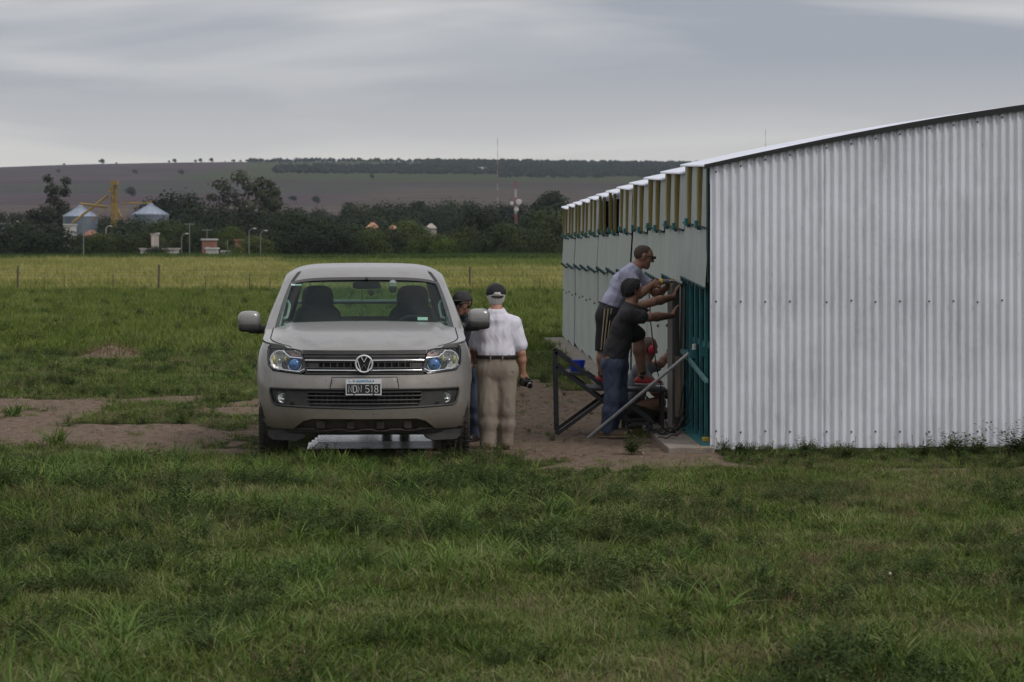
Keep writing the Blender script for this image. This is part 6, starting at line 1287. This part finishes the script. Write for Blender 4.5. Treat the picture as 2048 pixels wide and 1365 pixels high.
sdf_mesh('jeans', [C(p['a'], p['b'], p['ra'] + .004, p['rb'] + .014, .03) for p in legs] + [C(hps[0], hps[1], .102, .102, .04), C(waist - [0, 0, .05], pel, .118, .120, .04, (side, .9))], .007, jeans, o, b0, .010, planes=((px(1230, 708, Y4), V3(.1, 0, 1)), (V3(0, 0, .05), (0, 0, -1))), wrinkle=0.0060, wf=30, seed=22, wdir=(1, .6, .25))
MB().bbox(px(1214, 716, Y4 - .165) - b0, (.05, .008, .022), .003).build('waist_label', mat('tan_leather', (.26, .13, .06), .7), o)
mp_ = px(1226, 626, Y4 - .16)
sdf_mesh('hair', [C(q(-.022, .028), q(.010, .036), .088, .086, .02), C(q(-.035, -.015), q(-.03, -.035), .068, .06, .02)], .0055, dark_hair, o, b0, .008, planes=((q(.055, .07), q(1, -.55) - q(0, 0)), (q(-.04, -.055), q(.3, -1) - q(0, 0))), wrinkle=0.0070, wf=90, seed=4)
shoe('shoe', aN + [-.06, 0, -aN[2]], aN + [.22, -.02, -aN[2]], brown_shoe, o, b0, mat('tan_sole', (.24, .18, .12), .8)); shoe('shoe', aF + [-.06, 0, -aF[2]], aF + [.2, .02, -aF[2]], brown_shoe, o, b0, bpy.data.materials['tan_sole'])
# ---- 5 crouching man
Y5 = 27.05; b0 = px(1275, 866, Y5); b0[2] = 0
o = thing('person', 'crouching man in grey T-shirt, black gloves and red ear muffs holding the sheet low down', 'person', tuple(b0))
hc = px(1297, 697, Y5 + .1); fd = (1, .35, -.25); hp, q = head_prims(hc, fd, (.2, 0, 1)); shN = px(1279, 742, Y5 - .08); shF = px(1296, 732, Y5 + .28); chest = px(1277, 762, Y5 + .1); waist = px(1266, 796, Y5 + .1); pel = px(1260, 818, Y5 + .1); hps = (px(1264, 824, Y5 + .2), px(1260, 824, Y5)); side = shN - shF
T_ = torso(chest, waist, pel, shF, shN, hps[0], hps[1], side, .01); kN = px(1318, 806, Y5 - .02); kF = px(1324, 826, Y5 + .28); aN = px(1268, 848, Y5); aF = px(1290, 852, Y5 + .26); elN = px(1309, 784, Y5 - .12); wrN = px(1328, 790, Y5 + .1); elF = px(1322, 728, Y5 + .2); wrF = px(1336, 708, Y5 + .28)
legs = limb(hps[0], kF, aF, .095, .070, .05, .03) + limb(hps[1], kN, aN, .095, .070, .05, .03); arms = limb(shN, elN, wrN, .052, .043, .030, .02, .08) + limb(shF, elF, wrF, .052, .043, .030, .02, .08)
hN = hand_prims(wrN, (1, .15, -.05), (.1, 1, 0), .3, 1.1, 1); hF = hand_prims(wrF, (.35, .2, 1), (1, .2, 0), .3, 1.1, 1)
sdf_mesh('body', hp + [C(px(1293, 716, Y5 + .1), px(1288, 734, Y5 + .1), .056, .064, .02)] + T_ + legs + arms + hN + hF + [C(aN, aN + [.1, 0, -.05], .04, .03, .02), C(aF, aF + [.1, 0, -.05], .04, .03, .02)], H, skinB, o, b0)
sdf_mesh('shirt', T_ + [C(shN, shN + (elN - shN) * .6, .058, .060, .03), C(shF, shF + (elF - shF) * .6, .058, .060, .03)], .008, grey_t, o, b0, .015, planes=((px(1262, 818, Y5), V3(-.3, 0, -1)), (px(1291, 722, Y5 + .1), V3(.5, 0, 1))), wrinkle=0.0050, seed=31)
sdf_mesh('trousers', [C(p['a'], p['b'], p['ra'] + .006, p['rb'] + .012, .03) for p in legs] + [C(hps[0], hps[1], .11, .11, .04), C(waist - [0, 0, .06], pel, .12, .125, .04)], .008, olive, o, b0, .012, planes=((px(1264, 806, Y5), V3(.3, 0, 1)), (V3(0, 0, .08), (0, 0, -1))), wrinkle=0.0060, seed=32)
sdf_mesh('glove', hN, .006, blk, o, b0, .004); sdf_mesh('glove', hF, .006, blk, o, b0, .004)
sdf_mesh('hair', [C(q(-.022, .028), q(.0, .034), .086, .084, .02)], .006, mat('ash_hair', (.11, .085, .07), .8, var=.3, scale=60), o, b0, .004, planes=((q(.04, .06), q(1, -.4) - q(0, 0)), (q(-.04, -.045), q(.3, -1) - q(0, 0))))
em = MB()
for r in (-1, 1): em.superell(q(.0, -.005, r * .098) - b0, (.036, .026, .045), .8, 16, 10)
em.tube([q(0, .02 + .0 * a, 0) - b0 + (q(0, .095 * math.sin(a), .10 * math.cos(a)) - q(0, 0, 0)) for a in np.linspace(0, math.pi, 13)], .009, 6); em.build('ear_muffs', mat('red_muff', (.52, .03, .06), .45), o, smooth=True)
for a_, w_ in ((aN, .0), (aF, .0)): shoe('boot', (a_[0] - .05, a_[1], 0), (a_[0] + .2, a_[1], 0), leather, o, b0, leather, .05)
# ------------------------------------------------------------------ work gear
iron = mat('dark_iron', (.030, .032, .036), .6, .3, var=.3, scale=12); Y6 = 25.95
sc_ = thing('steel_steps', 'dark steel step frame standing on the soil behind the man in jeans', 'step frame', tuple(px(1114, 872, Y6) * [1, 1, 0])); sb = np.array(sc_.location)
for dY in (0, .62):
    A = lambda a, b: px(a, b, Y6) + V3(0, dY, 0) - sb; G = lambda a: np.array([px(a, 872, Y6)[0], Y6 + dY, .02]) - sb
    MB().beam(A(1111, 703), G(1114), .042, .042).build('upright', iron, sc_)
    MB().beam(A(1111, 703), A(1303, 842), .042, .042).build('rail', iron, sc_); MB().beam(A(1114, 733), A(1258, 842), .042, .042).build('rail', iron, sc_)
    MB().beam(G(1114), A(1215, 795), .036, .036).build('brace', iron, sc_); MB().beam(A(1303, 841), A(1301, 868), .04, .04).build('upright', iron, sc_); MB().beam(A(1256, 852), A(1303, 846), .04, .03).build('foot_rail', iron, sc_)
for (a, b) in (((1126, 748), (1177, 748)), ((1172, 779), (1222, 779))):
    x0 = px(a[0], a[1], Y6) - sb; x1 = px(b[0], b[1], Y6) - sb; MB().bbox(((x0[0] + x1[0]) / 2, .31, x0[2]), (x1[0] - x0[0], .66, .035), .006).build('tread', iron, sc_)
x0 = px(1250, 784, 26.6); MB().bbox((px(1285, 0, 26.57)[0], 26.57, aF[2] * 0 + px(0, 752, 26.57)[2] - .1385), (.48, .42, .035), .006).build('platform', iron, None)
pf = bpy.data.objects['platform']; props(pf, 'dark steel board that carries the red shoe of the drilling man', 'platform')
pz = pf.data.vertices[0].co.z; m = MB(); zt_ = px(0, 752, 26.57)[2] - .156
for dx in (-.2, .2):
    for dyy in (-.18, .18): m.beam((px(1285, 0, 26.57)[0] + dx, 26.57 + dyy, 0), (px(1285, 0, 26.57)[0] + dx, 26.57 + dyy, zt_), .03, .03)
m.build('platform_leg', iron, pf)
bk = thing('bucket', 'bright blue plastic bucket standing on the top tread of the steel steps', 'bucket', tuple(px(1154, 741, Y6 + .2))); bkz = px(0, 748, Y6)[2] + .018; bk.location.z = bkz
MB().lathe([(0, .004), (.066, 0), (.082, .105), (.088, .108), (.086, .115), (.079, .113), (.064, .010), (0, .012)], seg=28).build('bucket_body', mat('blue_plastic', (.012, .045, .42), .4), bk, smooth=True)
MB().tube([(.086 * math.cos(a), -.02 + .0 * a, .10 - .07 * abs(math.sin(a))) for a in np.linspace(0, math.pi, 12)], .003, 5).build('bucket_handle', chrome, bk)
pa, pb = px(1176, 877, 25.9), px(1378, 707, 25.1); pa[2] = .02; pa = px(1176, 877, 25.75); po = MB().tube([pa * 0, pb - pa], .0175, 12).build('metal_pole', mat('grey_conduit', (.36, .36, .38), .45, .4, var=.12, scale=12), None, tuple(pa), True); props(po, 'long grey metal tube leaning from the ground up to the teal frame', 'pole')
for i in range(7):
    r = np.random.default_rng(40 + i); y_ = 25.0 + r.uniform(-.1, .9); pts_ = []
    x0_ = px(1292 + i * 5, 0, 25.2)[0]; n = 14
    for t in np.linspace(0, 1, n): pts_.append(V3(x0_ + t * (.42 - .02 * i) , y_ + .22 * math.sin(t * 5 + i) + .1 * t, .055 + .02 * abs(math.sin(t * 9 + i)) + (.0 if t < .7 else (t - .7) * (.1 + .1 * i))))
    cbl = MB().tube([p - pts_[0] for p in pts_], .0065, 5).build('cable', black_cable, None, tuple(pts_[0]), True); props(cbl, 'one of the black cables tangled on the slab at the foot of the teal frame', 'cable', 'black cables tangled on the slab')
for i, L_c in enumerate([[(1352, 865, 25.6), (1358, 830, 25.6), (1366, 780, 25.5), (1375, 740, 25.4), (1376, 712, 25.2)], [(1340, 868, 25.7), (1355, 846, 25.6), (1370, 820, 25.5), (1380, 790, 25.4), (1384, 760, 25.4)]]):
    pts_ = [px(*c) for c in L_c]; cbl = MB().tube([p - pts_[0] for p in pts_], .006, 5).build('cable', black_cable, None, tuple(pts_[0]), True); props(cbl, ['black cable looping up to the top end of the leaning tube', 'black cable curving up among the teal studs'][i], 'cable')
yb = MB().bbox((0, 0, 0), (.07, .10, .05), .01); yo = yb.build('yellow_block', mat('yellow_tool', (.50, .32, .03), .6), None, tuple(px(1412, 880, 24.5)), True); props(yo, 'small yellow tool case behind the foot of the teal studs', 'tool case')
# ------------------------------------------------------------------ small plants one can count
petal = mat('yellow_petal', (.72, .48, .01), .6); stem_m = mat('flower_stem', (.05, .08, .025), .7); centre = mat('flower_centre', (.20, .09, .01), .8)
def flower(x, y, h, lean):
    o = thing('wildflower', 'small yellow wildflower on a thin stem in front of the corrugated end wall', 'flower', (x, y, 0), rng.uniform(0, 6), 'yellow wildflowers along the end wall'); top = V3(lean, 0, h); MB().tube([(0, 0, 0), (lean * .3, 0, h * .6), top], .002, 4).build('stem', stem_m, o)
    m = MB()
    for k in range(8):
        a = k * math.pi / 4; d = V3(math.cos(a), math.sin(a) * .9, .25); s = V3(-math.sin(a), math.cos(a), 0) * .006; m.add([top, top + d * .012 + s, top + d * .021, top + d * .012 - s], [(0, 1, 2, 3)])
    m.build('petals', petal, o); MB().superell(top + [0, 0, .002], (.006, .006, .005), 1, 8, 5).build('centre', centre, o, smooth=True)
for px_, py_ in [(1436, 886), (1433, 878), (1398, 893), (1709, 874), (1775, 887), (1795, 890), (1801, 889), (1827, 872), (1604, 893), (1622, 895), (1545, 883), (1405, 900), (1667, 890), (1674, 884), (1946, 886)]:
    y_ = 23.75 + rng.uniform(-.15, .1); c = px(px_, py_, y_); flower(c[0], y_, c[2], rng.uniform(-.02, .02))
def weed(x, y, h, w, label):
    V, Fc = leafy(int(20 * w / .15), h, .05, int(abs(x * 1000)) + 3, 14); V = np.array(V); V[:, :2] *= w / .12; o = thing('weed', label, 'plant', (x, y, 0), rng.uniform(0, 6)); link('leaves', np_mesh('leaves', V, Fc, g_weed), o)
for px_, y_, h_, w_, lb in [(1482, 23.6, .10, .12, 'low leafy weed at the end wall, first to the right of the shed corner'), (1615, 23.5, .16, .12, 'bushy weed at the foot of the end wall under the third row of screws'), (1690, 23.0, .15, .14, 'broad weed cluster standing a little off the wall near mid right'),
    (1905, 23.55, .20, .17, 'dark dense weed at the foot of the end wall near the right side'), (1958, 23.5, .22, .14, 'tall leafy weed against the end wall close to the right edge'), (2035, 23.4, .30, .2, 'largest leafy weed at the right edge of the end wall'), (1265, 23.7, .18, .14, 'dark weed clump on the soil below the man in jeans'), (1850, 23.3, .14, .12, 'rounded weed between the tall wildflower and the dense weed')]:
    weed(px(px_, 0, y_)[0], y_, h_, w_, lb)
def tuft(x, y, h, n, w, label, spread=.12, lean=.8, seed=1, m=g_broad):
    V, Fc = blades(n, h, w, spread, lean, seed, 5, .35); o = thing('grass_tuft', label, 'plant', (x, y, 0)); link('blades', np_mesh('blades', np.array(V), Fc, m), o)
for px_, y_, h_, n_, lb in [(110, 24.6, .22, 60, 'blue-green coarse grass tuft at the far left on the bare soil'), (262, 17.2, .26, 14, 'tall pale-stemmed broad grass clump left of centre in the foreground'), (25, 29, .16, 50, 'grass tuft on the soil at the left edge'), (545, 17.0, .20, 10, 'arching long grass blades below the left front wheel'),
    (350, 13.0, .15, 16, 'loose broad grass clump in the near left foreground'), (60, 17.5, .20, 40, 'dense broad grass at the left edge of the foreground'), (600, 12.5, .16, 14, 'small broad grass clump in the near foreground below the pickup')]:
    tuft(px(px_, 0, y_)[0], y_, h_, n_, .013, lb, .10, .85, int(px_))
x_, y_ = px(1785, 0, 13.3)[0], 13.3; V, Fc = blades(3, .20, .006, .01, .15, 77, 5); st_ = thing('dead_stalk', 'single brown dead stalk with pale tip in the right foreground', 'plant', (x_, y_, 0)); MB().tube([(0, 0, 0), (.006, 0, .1), (-.004, 0, .18), (-.012, 0, .21)], [.004, .0035, .003, .002], 5).build('stem', g_dry, st_); MB().superell((-.013, 0, .215), (.008, .008, .009), 1, 8, 6).build('seed_head', mat('pale_seed', (.45, .36, .28), .8), st_)
# ------------------------------------------------------------------ haze
hz_m = bpy.data.materials.new('haze_air'); hz_m.use_nodes = True; nt = hz_m.node_tree; nt.nodes.clear(); out = nt.nodes.new('ShaderNodeOutputMaterial'); pv = nt.nodes.new('ShaderNodeVolumePrincipled')
pv.inputs['Color'].default_value = (.72, .83, .99, 1); pv.inputs['Density'].default_value = 0.00007; pv.inputs['Anisotropy'].default_value = 0.2; nt.links.new(pv.outputs[0], out.inputs['Volume'])
o = MB().box((0, 1600, 87), (5400, 3700, 200)).build('haze', hz_m, None); props(o, 'thin bluish air over the fields', None, None, 'stuff')
